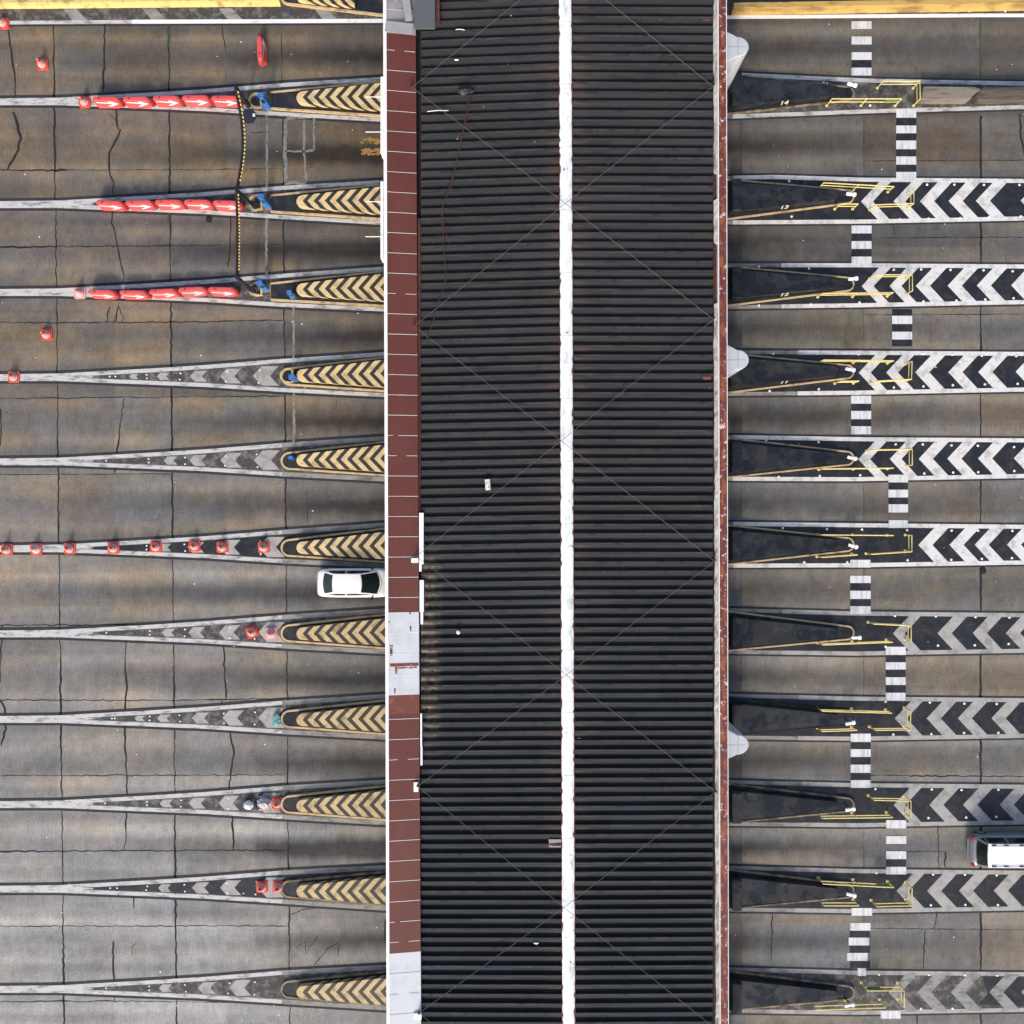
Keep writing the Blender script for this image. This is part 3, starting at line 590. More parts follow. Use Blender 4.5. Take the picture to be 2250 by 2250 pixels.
cap.build('parapet_cap', [M['rust_cap'], M['white_metal']], can)
MT = mk('orange_tab', (.20,.055,.035), .6, .1)
for (x,y) in [(1553,42),(1553,831)]:
    tabs = MB(); tabs.box(PX(x-8,6.15), PX(x+9,6.15), W(0,y+3,6.15).y, W(0,y-3,6.15).y, 6.08, 6.15)
    tabs.build('bracket', MT, can)
# cladded columns on the exit side and plain posts inside
def column(py, half=None):
    z1 = 5.05; c0 = W(1601, py, z1); mb = MB(); P = []
    hw = .80; x0 = c0.x-.05
    prof = [(0, hw), (.30, .66), (.50, .55), (.72, .53), (.90, .45), (1.06, .30), (1.14, .14), (1.16, 0)]
    for x, y in prof: P.append((x0+x, c0.y+y))
    for x, y in prof[::-1][1:]: P.append((x0+x, c0.y-y))
    P += [(x0-1.0, c0.y-hw*.9), (x0-1.0, c0.y+hw*.9)]
    mb.prism(P, 0, z1-.05); mb.prism(P, z1-.05, z1, .05); co_ = mb.build('column', M['hood'], can)
    mb = MB(); mb.box(x0+.55, x0+.575, c0.y-.5, c0.y+.5, z1-.01, z1+.012); mb.box(x0+.02, x0+1.0, c0.y-.03, c0.y-.01, z1-.01, z1+.008); mb.build('seam', M['zinc'], co_)
for py in (102, 790, 1636, 2390): column(py)
def post(x, y): 
    mb = MB(); mb.box(x-.2, x+.2, y-.2, y+.2, 0, 5.6); mb.build('post', M['concrete_col'], can)
for py in (330, 920, 1484, 2060): post(W(1010,0).x, W(0,py).y)
bm_ = MB(); bm_.box(PX(930,5.4), PX(1575,5.4), YB, YT, 5.55, 5.62); bm_.build('soffit', M['dark_steel'], can)
rods = [(803,213,842),(803,290,842),(803,443,842),(803,520,842)]
for x0, y, x1 in rods:
    mb = MB(); mb.tube([W(x0,y,6.2), W(x1,y,6.2)], .02, 6); mb.build('rod', M['white_metal'], can)
# boards and bits fixed to or lying on the canopy
def box_thing(name, label, cat, px0, px1, py0, py1, z0, z1, mat, bevel=.02, group=None):
    p = W(px0,py1,z1); q = W(px1,py0,z1); c0 = Vector(((p.x+q.x)/2,(p.y+q.y)/2,z0)); mb = MB(); mb.box(p.x-c0.x, q.x-c0.x, p.y-c0.y, q.y-c0.y, 0, z1-z0)
    o = mb.build(name, mat, None, bevel=bevel); o.location = c0; return tag(o, label, cat, group)
for (y0,y1,l) in ((168,336,'white lane sign box hung on the canopy edge over the top two lanes'), (398,568,'white lane sign box hung on the canopy edge over the second and third islands')):
    rt = thing('lane_sign', l, 'sign', W(839.5,(y0+y1)/2,5.2)); q = rt.location
    p0 = W(836,y1,6.1); p1 = W(842.3,y0,6.1); mb = MB(); mb.box(p0.x-q.x,p1.x-q.x,p0.y-q.y,p1.y-q.y,-.1,.9); mb.build('sign_box', M['white_metal'], rt, bevel=.02)
    mb = MB(); mb.box(p0.x-q.x-.01,p0.x-q.x-.004,p0.y-q.y+.08,p1.y-q.y-.08,-.02,.82); mb.build('sign_face', M['navy'], rt)
o = box_thing('roof_hatch', 'dark grey ribbed metal cover lying over the top end of the roof', 'metal cover', 911, 956, -30, 62, 6.35, 6.5, M['grey_steel'])
mb = MB(); a = W(956,-30,6.4); 
o = box_thing('steel_strip', 'rust red steel strip beside the grey roof cover', 'steel strip', 958, 966, -10, 52, 6.1, 6.3, M['rust_edge'], .01)
o = box_thing('zinc_flashing', 'bent bare zinc flashing folded over the top end of the parapet', 'flashing', 846, 908, 48, 72, 6.37, 6.42, M['zinc'], .01); o.rotation_euler.z = -.12
o = box_thing('zinc_flashing', 'narrow zinc offcut standing by the dark grey roof cover', 'flashing', 886, 902, -20, 46, 6.42, 6.47, M['zinc'], .01); o.rotation_euler.z = .14
o = box_thing('repair_patch', 'stained pale metal patch riveted to the roof beside the white ridge', 'metal patch', 1206, 1233, 1844, 1862, 6.16, 6.24, mk('stained_patch', (.27,.235,.22), .7, .3, 4, dirt=(.10,.05,.04), damt=.7, dscale=4), .01)
o = box_thing('white_plate', 'small white plate fixed on the red parapet next to the sixth island', 'plate', 903.5, 919, 1226.5, 1236.5, 6.08, 6.2, M['white_metal'], .005)
o = box_thing('white_plate', 'small upright white plate on the red parapet by the wire anchor low down', 'plate', 909, 919, 1719, 1740, 6.08, 6.2, M['white_metal'], .005)
o = box_thing('white_plate', 'small white plate on the pale grey parapet at the bottom end', 'plate', 909, 926, 2227, 2240, 6.08, 6.2, M['white_metal'], .005)
def crumple(name, label, cat, px, py, z, sx, sy, sz, mat, seed, group=None):
    bm = bmesh.new(); bmesh.ops.create_icosphere(bm, subdivisions=3, radius=1); rr = random.Random(seed)
    ph = [(Vector((rr.uniform(-1,1),rr.uniform(-1,1),rr.uniform(-1,1)))*rr.uniform(2.5,9), rr.uniform(0,6)) for _ in range(10)]
    for v in bm.verts:
        d = 1+sum(abs(math.sin(v.co.dot(a)+f)) for a, f in ph)*.10-.6; v.co *= d; v.co = Vector((v.co.x*sx, v.co.y*sy, max(v.co.z*sz, -sz*.5)+sz*.5))
    me = bpy.data.meshes.new(name); bm.to_mesh(me); bm.free(); me.materials.append(mat); o = bpy.data.objects.new(name, me); COL.objects.link(o); o.location = W(px,py,z)
    return tag(o, label, cat, group)
o = box_thing('roof_patch', 'small white metal patch lying across one rib left of the ridge', 'metal patch', 1066, 1077.5, 1053, 1077, 6.22, 6.25, mk('dirty_white_patch', (.62,.61,.58), .6, .2, 3, dirt=(.25,.23,.2), damt=.8, dscale=5, dlo=.45, dhi=.6), .005); o.rotation_euler.z = .08
crumple('white_ball', 'small round white object lying alone on the roof below the ridge middle', 'ball', 1007, 1389, 6.1, .1, .1, .09, M['bag_white'], 2)
crumple('litter_scrap', 'white scrap near the bottom of the roof by the ridge', 'scrap', 1178, 2072, 6.15, .13, .05, .05, M['bag_white'], 3)
crumple('litter_scrap', 'white scrap stuck by the wire near the roof top', 'scrap', 1003, 132, 6.12, .11, .04, .05, M['bag_white'], 4)
crumple('roof_debris', 'heap of dark blackened debris on the roof at the end of the brown rope', 'debris', 1022, 202, 6.1, .42, .17, .14, M['dark_steel'], 5)
for (x0,y0,x1,y1,l) in [(1001,65,1021,66,'short white stick lying on the roof close to the grey cover'),(939,245,985,243,'thin curved pale strip lying on the roof near the wire anchor'),(1268,1623,1276,1623,'short white strip against the ridge low down on the roof')]:
    q = W(x0,y0,6.12); mb = MB(); mb.tube([Vector(), W((x0+x1)/2,(y0+y1)/2-1.5,6.12)-q, W(x1,y1,6.12)-q], .02, 6); o = mb.build('loose_strip', M['stud']); o.location = q; tag(o, l, 'strip')
# stay wires crossing over the ridge
ZW = 6.34
LN = [(917,-320),(905,192),(910,717),(915,1222),(918,1728),(921,2226),(924,2740)]; RNn = [(1567,-330),(1567,190),(1568,702),(1570,1233),(1572,1740),(1574,2262),(1576,2760)]
wire_l = ['at the very top end','in the top quarter','in the upper middle','in the lower middle','in the bottom quarter','at the very bottom end']
for k in range(6):
    for a, b, tx in ((LN[k], RNn[k+1], 'falling'), (LN[k+1], RNn[k], 'rising')):
        p = W(*a, 6.25); q = W(*b, 6.25); md = (p+q)/2; md.z = 6.56; mb = MB()
        mb.tube([p-p, md-p, q-p], .014, 5); o = mb.build('stay_wire', M['wire']); o.location = p
        tag(o, f'thin stay wire over the ridge, {tx} from the red parapet {wire_l[k]}', 'wire', 'stay wires crossing the roof')
for k in range(1, 6):
    for (x, y), zz, side in ((LN[k], 6.35, 'red parapet'), (RNn[k], 6.3, 'pale gutter lining')):
        p = W(x, y-3, zz-.2); mb = MB(); mb.lathe([(.055,0),(.055,.25),(.02,.25)], 10); o = mb.build('wire_anchor', M['dark_steel']); o.location = p
        tag(o, f'{ORD[k-1]} black wire anchor from the top along the {side}', 'anchor', 'wire anchors along the roof')
mb = MB(); q = W(1030,208,6.2)
mb.tube([W(x,y,6.2)-q for x, y in [(1030,208),(1022,262),(1010,320),(1000,370),(990,415),(975,440),(970,480),(974,520),(976,560),(980,612),(968,650),(950,710),(935,752)]], .022, 5)
mb.tube([W(x+4,y,6.22)-q for x, y in [(1030,208),(1021,262),(1007,320),(996,370),(980,418),(968,455),(972,500),(984,535)]], .018, 5)
o = mb.build('rope', M['rope']); o.location = q; tag(o, 'long brown rope trailing down the roof from the blackened debris', 'rope')

# ------------------------------------------------------------------ islands on the entry side
def kerb_path(xa, hwa, xb, hwb, rnd=True, n=9):
    """U-shaped outline in island coordinates (nose at x=0 side, open at the canopy)"""
    P = [(xb, hwb)]
    if rnd: P += [(xa+hwa-hwa*math.sin(a), hwa*math.cos(a)) for a in [math.pi*k/(2*n) for k in range(n)]]+[(xa+hwa-hwa*math.cos(a), -hwa*math.sin(a)) for a in [math.pi*k/(2*n) for k in range(n+1)]]
    else: P += [(xa, hwa), (xa, -hwa)]
    P.append((xb, -hwb)); return P
def kerb_mesh(P, wd, h):
    mb = MB(); pts = [Vector((p[0],p[1])) for p in P]; n = len(pts); A = []; B = []
    for i, p in enumerate(pts):
        d = (pts[min(i+1,n-1)]-pts[max(i-1,0)]).normalized(); nn = Vector((-d.y,d.x)); A.append(p+nn*wd/2); B.append(p-nn*wd/2)
    vs = [(p.x,p.y,0) for p in A]+[(p.x,p.y,h) for p in A]+[(p.x,p.y,h) for p in B]+[(p.x,p.y,0) for p in B]
    fs = [(r*n+i, r*n+i+1, (r+1)*n+i+1, (r+1)*n+i) for r in range(3) for i in range(n-1)]
    mb.add(vs, fs); return mb
def block_pts(x0, hw0, x1, hw1, n=7, rx=None):
    rx = rx or hw0
    P = [(x1, -hw1), (x1, hw1)]+[(x0+rx-rx*math.sin(a), hw0*math.cos(a)) for a in [math.pi*k/(2*n) for k in range(n)]]+[(x0+rx-rx*math.cos(a), -hw0*math.sin(a)) for a in [math.pi*k/(2*n) for k in range(n+1)]]
    return P[::-1]
def m_(px): return px/S
desc_l = ['with a squared black front, red barriers ahead and a round dark disc', 'with a squared black front, below the ochre stain', 'with a squared black front and two blue posts', 'with a blue post on its rounded nose and no cones ahead', 'with a small blue post on its nose', 'with a long row of red cones ahead, above the white sedan', 'with a red and a pink cone ahead, below the white sedan', 'with crumpled teal plastic at its nose', 'with plastic bags and one red cone ahead', 'with two red cones at its nose', 'clean nosed, lowest one by the pale grey parapet end']
for i in range(11):
    ye, yn = LE[i], LY[i]; sq = i < 3
    nose = W(655, lerp(yn, ye, (655-620)/227)); end = W(850, ye); d = end-nose; rz = math.atan2(d.y, d.x)
    r = thing('toll_island', f'chevron toll island {desc_l[i]}', 'traffic island', (nose.x, nose.y, 0), rz, 'chevron toll islands on the entry side')
    L = d.length+3.2; q = L/(195/S)
    k = 36+(37-36)*1.5; x0 = m_((596 if sq else 620)-655)
    P = kerb_path(x0, m_(17.5), m_(195)+3.2, m_(36)+.32, not sq)
    kerb_mesh(P, .125, .16).build('kerb', M['tan'] if i < 9 else M['tan_dirty'], r, bevel=.02)
    ip = [(p[0]+(.05 if p[0] < 1 else 0), p[1]*.97) for p in P]; mb = MB(); mb.prism(ip, 0, .12); mb.build('plinth', M['black_base'], r)
    mb = MB(); mb.prism(block_pts(0, m_(13.5), m_(195)+3.2, m_(30)+.3), .02, .46); mb.prism(block_pts(0, m_(13.5), m_(195)+3.2, m_(30)+.3), .46, .5, .03); mb.build('chevron_block', M['chev'] if i < 6 else M['chev_dirty'], r)
# the island cut off by the top edge, and yellow concrete barriers beside it
r = thing('toll_island', 'chevron toll island cut by the picture edge, beyond the yellow concrete barrier', 'traffic island', tuple(W(652,-6)), W(850,-12).y*0-.02, 'chevron toll islands on the entry side')
P = kerb_path(m_(-33), m_(17), m_(195)+3.2, m_(38)+.3); kerb_mesh(P, .14, .16).build('kerb', M['tan'], r, bevel=.02)
mb = MB(); mb.prism([(p[0]+(.05 if p[0]<1 else 0), p[1]*.97) for p in P], 0, .12); mb.build('plinth', M['black_base'], r)
mb = MB(); mb.prism(block_pts(0, m_(16), m_(130), m_(26)), .02, .5); mb.build('chevron_block', M['chev'], r)
def jersey(name, label, x0, x1, ya, yb, hgt, w0, w1, mat):
    p = W(x0, ya); q = W(x1, yb); L = (q-p).length; r = thing(name, label, 'barrier', tuple((p+q)/2), math.atan2(q.y-p.y, q.x-p.x), 'yellow barriers along the top edge')
    mb = MB(); n = max(1, int(L/4.5)); sl = L/n
    for k in range(n):
        a = -L/2+k*sl+.008; b = a+sl-.016
        pr = [(-w0/2,0),(-w0/2,.08),(-w1/2,hgt*.45),(-w1/2+.03,hgt),(w1/2-.03,hgt),(w1/2,hgt*.45),(w0/2,.08),(w0/2,0)]
        mb.add([(a,y,z) for y, z in pr]+[(b,y,z) for y, z in pr], [(j,(j+1)%8,8+(j+1)%8,8+j) for j in range(8)]+[tuple(range(7,-1,-1)), tuple(range(8,16))])
    mb.build('barrier_wall', mat, r); return r
jersey('concrete_barrier', 'yellow painted concrete barrier along the top edge, mossy at its foot', -30, 617, 9, 3, .5, .62, .42, M['yellow_conc'])
jersey('steel_barrier', 'brownish yellow steel guard barrier along the top edge, past the zebra crossing', 1606, 2290, 25, 14, .75, .5, .34, M['steel_yellow'])

# D-shaped kerb rings and blue posts on the first five islands
ring_l = ['beside the round dark disc', 'below the second black pole', 'below the third black pole', 'under the blue post of the fourth island', 'round the small blue post of the fifth island']
for i, (x, y, rr_) in enumerate([(564,223,14.5),(565,446,15),(566,636,13.5),(633,826,14.5)]):
    p = W(x,y); r_ = m_(rr_); P = [(r_*.75,r_)]+[(-r_*math.sin(a)*1.0+.0, r_*math.cos(a)) for a in [math.pi*k/12 for k in range(13)]]+[(r_*.75,-r_),(r_*.75,r_)]
    mb = kerb_mesh(P, .12, .2); o = mb.build('kerb_ring', M['tan'], None); o.location = p; tag(o, f'tan D shaped steel ring {ring_l[i]}', 'kerb ring', 'D shaped rings ahead of the islands')
def blue_post(px, py, h, label, ang=0.0, s=1.0):
    r = thing('payment_post', label, 'post', tuple(W(px,py)), ang, 'blue posts on the islands')
    mb = MB(); a, b_ = .24*s, .17*s; mb.add([(-a,-b_,0),(a,-b_,0),(a,b_,0),(-a,b_,0),(-a*.5,-b_*.6,h),(a*.5,-b_*.6,h),(a*.5,b_*.6,h),(-a*.5,b_*.6,h)], [(4,5,6,7),(0,1,5,4),(1,2,6,5),(2,3,7,6),(3,0,4,7)]); mb.build('body', M['blue'], r, bevel=.03)
    mb = MB(); mb.box(-a*.75,a*.75,-b_*.9,b_*.9,h,h+.06); mb.build('cap', M['blue'], r, bevel=.015)
    mb = MB(); mb.box(-a*1.4,a*1.4,-b_*1.5,b_*1.5,0,.1); mb.build('foot', M['seal'], r)
    mb = MB(); mb.add([(-a*.42,-b_*.84-.012,h*.55),(a*.42,-b_*.84-.012,h*.55),(a*.36,-b_*.72-.012,h*.8),(-a*.36,-b_*.72-.012,h*.8)], [(0,1,2,3)]); mb.build('screen', M['glass'], r)
for a in [(589,236,1.75,'bright blue tapered post on the first island next to the dark disc'),(589,452,1.75,'bright blue tapered post on the second island behind its D ring'),(584,634,1.5,'upper of two blue posts on the third island',.2,.9),(646,653,1.3,'lower of two blue posts on the third island, by the pale seal line',.2,.8),(650,834,1.1,'blue post filling the nose of the fourth island'),(645,1007,.8,'small blue post inside the nose of the fifth island',0,.7)]: blue_post(*a)
# black poles with a hanging height bar
pl = [((545,233),(517,190),'first'),((561,456),(520,418),'second'),((556,640),(521,610),'third')]
tops = []
for (b_, t_, nm) in pl:
    r = thing('height_gauge_pole', f'tall black steel pole at the nose of the {nm} island carrying the hanging bar', 'pole', tuple(W(*b_)), 0, 'black poles of the height gauge')
    z = 2.9; tp = W(*t_, z); q = r.location; mb = MB(); mb.tube([Vector((0,0,0)), Vector((tp.x-q.x, tp.y-q.y, z))], .11, 10); mb.build('shaft', M['dark_steel'], r, smooth=False)
    mb = MB(); mb.tube([Vector((.05,-.02,.1)), Vector((.05,-.02,.75))], .16, 10); mb.build('sleeve', M['dark_steel'], r)
    mb = MB(); mb.lathe([(.26,0),(.26,.03),(.1,.03)], 14); mb.build('base_plate', M['zinc'], r)
    tops.append(tp)
for k, (bow, nm) in enumerate(((13,'between the first and second islands'),(-1,'between the second and third islands'))):
    p, q = tops[k], tops[k+1]; n = 26; P = []
    for j in range(n+1):
        u = j/n; v = p.lerp(q, u); s = math.sin(math.pi*u); v = v+Vector((bow/S*s*(.95), 0, -.28*s)); P.append(v-p)
    r = thing('height_bar', f'black hanging height bar with yellow flecks {nm}', 'height bar', tuple(p), 0, 'hanging height bars')
    mb = MB(); mb.tube(P, .10, 8); mb.build('bar', M['black_rubber'], r)
    mb = MB()
    for j in range(1, n-2):
        a = P[j].lerp(P[j+1], .2); b2 = P[j].lerp(P[j+1], .68); a = a+Vector((.10,0,.045)); b2 = b2+Vector((.10,0,.045)); mb.tube([a,b2], .042, 6)
    mb.build('yellow_flecks', M['fleck'], r)
r = thing('round_sign', 'dark navy round disc with a white square tab beside the first black pole', 'sign', tuple(W(549,260)), 0)
zz = 1.0; dp = W(546,255,zz)-W(549,260); mb = MB(); n_ = 32
mb.lathe([(.02,zz-.05),(.44,zz-.05),(.45,zz-.02),(.43,zz+.01),(.15,zz+.02)], n_, (dp.x,dp.y)); mb.build('disc', M['navy'], r)
mb = MB(); mb.box(dp.x+.26,dp.x+.40,dp.y-.05,dp.y+.13,zz+.02,zz+.07); mb.build('tab', M['white_metal'], r, bevel=.01)
mb = MB(); mb.tube([Vector((dp.x,dp.y,0)),Vector((dp.x,dp.y,zz-.05))], .04, 8); mb.build('stem', M['dark_steel'], r)

# ------------------------------------------------------------------ islands on the exit side
nums = ['14','13','12','11']
desc_r = ['with a pale broken slab behind', 'numbered 13', 'numbered 12', 'numbered 11, half under a pale column', 'with clean tan edging', 'with bright tan edging', 'with a camera on its nose edge', 'without tan edging, next to the third pale column', 'with tan edging only round its nose', 'second from the bottom', 'lowest of all']
for i in range(11):
    ye, yn = RE[i], RN[i]; nose = W(1874, yn); end = W(1598, ye); d = nose-end; rz = math.atan2(d.y, d.x)
    r = thing('toll_island', f'{ORD[i]} black toll island from the top, {desc_r[i]}', 'traffic island', (end.x, end.y, 0), rz, 'black toll islands on the exit side')
    L = d.length
    def mir(P): return [(L-p[0], p[1]) for p in P]
    if i != 7: 
        mb = kerb_mesh(mir(kerb_path(0, m_(14.5), L+2.5, m_(42)+.3)), .105, .16); mb.build('kerb', (M['tan'] if 0 < i < 7 else M['tan_dirty']), r, bevel=.02)
    else:
        mb = kerb_mesh(mir(kerb_path(0, m_(14.5), L+2.5, m_(42)+.3)), .09, .14); mb.build('kerb', M['dark_steel'], r, bevel=.02)
    P = mir(kerb_path(.05, m_(14), L+2.5, m_(41)+.3)); mb = MB(); mb.prism(P[::-1], 0, .12); mb.build('plinth', M['black_base'], r)
    bp = mir(block_pts(m_(38), m_(11), L-m_(14)-.0, m_(31), rx=m_(14)))
    bq = mir(block_pts(m_(38)-.06, m_(11)+.11, L-m_(14)-.0, m_(31)+.11, rx=m_(14)+.06)); mb = MB(); nb = len(bp); mb.add([(p[0],p[1],.02) for p in bq[::-1]]+[(p[0],p[1],.55) for p in bp[::-1]], [tuple(range(nb,2*nb))]+[(k,(k+1)%nb,nb+(k+1)%nb,nb+k) for k in range(nb)]); mb.build('block', M['block_black'], r)
    mb = MB(); mb.box(m_(14)-.32, m_(14)+.24, -m_(33), m_(33), 0, 1.15); mb.build('crash_box', M['block_black'], r, bevel=.04)
    if i < 4:
        cu = bpy.data.curves.new('lane_number', 'FONT'); cu.body = nums[i]; cu.size = .56; cu.extrude = .004; cu.offset = .012; cu.align_x = 'CENTER'
        t_o = bpy.data.objects.new('tmp', cu); COL.objects.link(t_o); me_ = bpy.data.meshes.new_from_object(t_o.evaluated_get(bpy.context.evaluated_depsgraph_get())); bpy.data.objects.remove(t_o)
        me_.materials.clear(); me_.materials.append(M['number']); o = bpy.data.objects.new('lane_number', me_); COL.objects.link(o); o.parent = r
        x_ = m_(122); t_ = x_/(L-m_(52)); yb = -lerp(m_(31), m_(11), (x_-m_(14))/(L-m_(66)))-.11
        o.location = (x_, yb+.017, .145); o.rotation_euler = (R(77), 0, R(4.8)); o.scale = (.95, .98, 1)
cams = [(1860,204,1863,190),(1858,440,1864,425),(1862,622,1866,618),(1856,818,1860,814),(1860,1009,1862,1007),(1862,1199,1864,1199),(1869,1396,1870,1398),(1856,1580,1861,1588),(1856,1766,1862,1783),(1858,1951,1866,1973),(1854,2188,1864,2207)]
cd = ['tilted outward at the','twisted sideways on the','small and level on the','bright and level inside the','pointing along the','close against the tip of the','bracketed on the lower edge of the','standing free on the','casting a thin dark line on the','on a dark leaning stalk at the','low by the handrail of the']
for i, (bx, by, hx, hy) in enumerate(cams):
    r = thing('lane_camera', f'white lane camera {cd[i]} nose of the {ORD[i]} black island', 'camera', tuple(W(bx,by)), random.uniform(-.3,.3), 'white lane cameras on the black islands')
    mb = MB(); mb.tube([(0,0,0),(0,0,1.05)], .035, 8); mb.build('pole', M['dark_steel'], r)
    mb = MB(); mb.box(-.34,.02,-.09,.09,1.03,1.2); mb.build('housing', M['white_metal'], r, bevel=.03)
    mb = MB(); mb.box(.03,.24,-.12,.12,1.05,1.24); mb.build('hood', M['white_metal'], r, bevel=.04)
    mb = MB(); mb.lathe([(.055,-.02),(.055,0),(.02,0)], 10); o = mb.build('lens', M['glass'], r); o.location = (-.35,0,1.115); o.rotation_euler = (0, R(-90), 0)

# handrails: top rail, mid rail and posts, laid out as they stand on each island
HR = {0:[('long',[(1828,217),(1981,217)]),('corner',[(1941,178),(2021,178),(2022,217)])], 1:[('long',[(1810,401.5),(1964.5,410)]),('short',[(1846,448),(1886,448)]),('corner',[(1924,450),(2008,447),(2008,413.5)])],
      2:[('long',[(1808,644.6),(1963,643)]),('corner',[(1923.5,603.6),(2004.5,603.6),(2005,639)])], 3:[('long',[(1810,790.7),(1963.6,792.6)]),('short',[(1846,837.5),(1887.5,837)]),('corner',[(1925,837.5),(2003,833),(2004,794)])],
      4:[('long',[(1810,1030),(1963.6,1028.4)]),('corner',[(1917,988.4),(2004.5,987),(2004.5,1022)])], 5:[('long',[(1808,1175),(1962.7,1176.5)]),('short',[(1806.4,1224.5),(1884,1219)]),('corner',[(1916,1217.8),(2003.6,1212),(2003.5,1176)])],
      6:[('long',[(1808,1416.8),(1961,1411)]),('corner',[(1920.7,1371),(2002,1375),(2002,1410)])], 7:[('long',[(1807,1562.5),(1959.3,1566.6)]),('short',[(1806.4,1607),(1883,1604.4)]),('corner',[(1923.5,1604.4),(2000.5,1603.5),(2001,1562)])],
      8:[('long',[(1807,1798),(1961,1796)]),('corner',[(1920.7,1758),(2001.6,1760),(2001.5,1797)])], 9:[('long',[(1809,1942),(1963.7,1950)]),('short',[(1810,1990),(1887,1990)]),('corner',[(1927,1992),(2004,1990),(2004,1952)])],
      10:[('long',[(1793,2219),(1946.6,2214)]),('corner',[(1905.6,2176.7),(1986.8,2176.7),(1987,2213)])]}
hz = 1.0
for i, lst in HR.items():
    for kind, pts in lst:
        P = [W(x, y, hz) for x, y in pts]; c0 = P[0].copy(); c0.z = 0; P = [p-c0 for p in P]
        txt = {'long':'long straight yellow handrail beside the nose', 'short':'short yellow handrail beside the nose', 'corner':'L shaped yellow handrail behind the nose'}[kind]
        r = thing('handrail', f'{txt} of the {ORD[i]} black toll island from the top', 'handrail', tuple(c0), 0, 'yellow handrails on the exit islands')
        mb = MB(); mb.tube([Vector((p.x,p.y,hz)) for p in P], .037, 8); mb.build('top_rail', M['yellow_rail'], r)
        mb = MB(); mb.tube([Vector((p.x,p.y,hz*.55)) for p in P], .032, 8); mb.build('mid_rail', M['yellow_rail'], r)
        posts = list(P)
        if kind == 'long': posts.insert(1, P[0].lerp(P[1], .5))
        for p in posts:
            mb = MB(); mb.tube([(p.x,p.y,0),(p.x,p.y,hz)], .032, 8); mb.lathe([(.09,0),(.09,.025),(.04,.025)], 10, (p.x,p.y)); mb.build('post', M['yellow_rail'], r)
        if (i, kind) in ((0,'long'),(9,'long'),(10,'corner')):
            a, b2 = (.78, .97) if i != 10 else (.05,.4); u = P[0].lerp(P[1], a); v = P[0].lerp(P[1], b2); dy = .03
            mb = MB(); mb.add([(u.x,u.y-dy,hz*.6),(v.x,v.y-dy,hz*.6),(v.x,v.y-dy,hz*.95),(u.x,u.y-dy,hz*.95),(u.x,u.y+dy,hz*.6),(v.x,v.y+dy,hz*.6),(v.x,v.y+dy,hz*.95),(u.x,u.y+dy,hz*.95)], [(0,1,2,3),(7,6,5,4),(3,2,6,7),(0,3,7,4),(1,5,6,2),(4,5,1,0)]); mb.build('plate', mk('green_plate%d' % i, (.06,.17,.05), .6, .1), r)

# road studs
smb = MB(); smb.lathe([(.075,0),(.07,.02),(.045,.035),(.01,.04)], 12); stud0 = None
ST = {1:[(2037,405.5),(2097,405.5),(2162,406),(2240,406),(1977.6,481.6),(2040.5,480),(2110,479),(2173,476.6),(2243,475),(1734,398),(1739.5,475.6)],
      2:[(1964,592.5),(2024,591.5),(2088.5,592.5),(2161,593.5),(2225,595.6),(2029,662),(2101.5,660),(2165,657.5),(2227,655),(1667.6,586),(1777.5,590),(1667.6,671),(1782,668.5),(1888.5,664.5)],
      3:[(2027.5,777),(2092.5,779),(2157.4,781),(2233,782),(1964,851),(2029,848.7),(2093.7,846),(2164,844),(2236,843),(1699,777),(1796,777.3),(1886.5,778),(1691,859),(1799,855)],
      4:[(1968,976),(2027.5,976),(2090.7,978.3),(2148.6,979),(2228,982),(1890,1044),(2030.7,1040),(2094.4,1038),(2149.4,1037),(2228.7,1034.5),(1683.5,968),(1798.4,971.5),(1711,1047.5),(1801.4,1045.6)],
      5:[(1894,1163),(1993,1164.5),(2091,1165.4),(2149,1165.4),(2224.5,1166),(1994.3,1230.4),(2090,1229.5),(2157.4,1227.7),(2223.5,1225.8),(1720,1160.5),(1817,1162.4),(1767,1235),(1861.8,1235)],
      6:[(1966.4,1353),(2056.4,1353.8),(2143.4,1355.6),(2218,1356.7),(1946,1420.5),(2061,1418),(2142,1417.3),(2216.4,1414.5)],
      7:[(1946,1541.4),(2043,1543),(2118.8,1545.7),(2190,1546.3),(1962.7,1613.7),(2046.5,1612.6),(2118.2,1610),(2193.7,1609.6)],
      8:[(1923.5,1733.3),(2047.4,1733.8),(2112.7,1735.5),(2193.7,1734.8),(2040,1796.9),(2123,1796),(2189,1794.8)],
      9:[(1925.7,1918),(2050.3,1920.7),(2120.2,1921.4),(2190,1922.5),(2045.3,1988.5),(2121,1987.7),(2192.7,1988)],
      10:[(1931.4,2140.7),(2041.7,2141.4),(2120.5,2142.3),(2191,2143.2),(2023.7,2215.9),(2093,2215.6)], 0:[(1809.6,181.7),(1817,183.5),(2046,225.5),(1911.8,231.6)]}
for i, L in ST.items():
    for (x, y) in L:
        if stud0 is None: o = smb.build('road_stud', M['stud'], None, smooth=True); stud0 = o
        else: o = stud0.copy(); COL.objects.link(o)
        o.location = W(x, y, .008); tag(o, f'small round white stud in the hatching round the {ORD[i]} black toll island from the top', 'road stud', f'studs round the {ORD[i]} black toll island')
for (x, y, nm) in [(1849,24,'near'),(2052,24,'nearer'),(2129,24,'mid'),(2209,24,'far')]:
    o = stud0.copy(); COL.objects.link(o); o.location = W(x,y,.008); tag(o, 'round white stud along the foot of the yellow steel barrier', 'road stud', 'studs along the steel barrier')
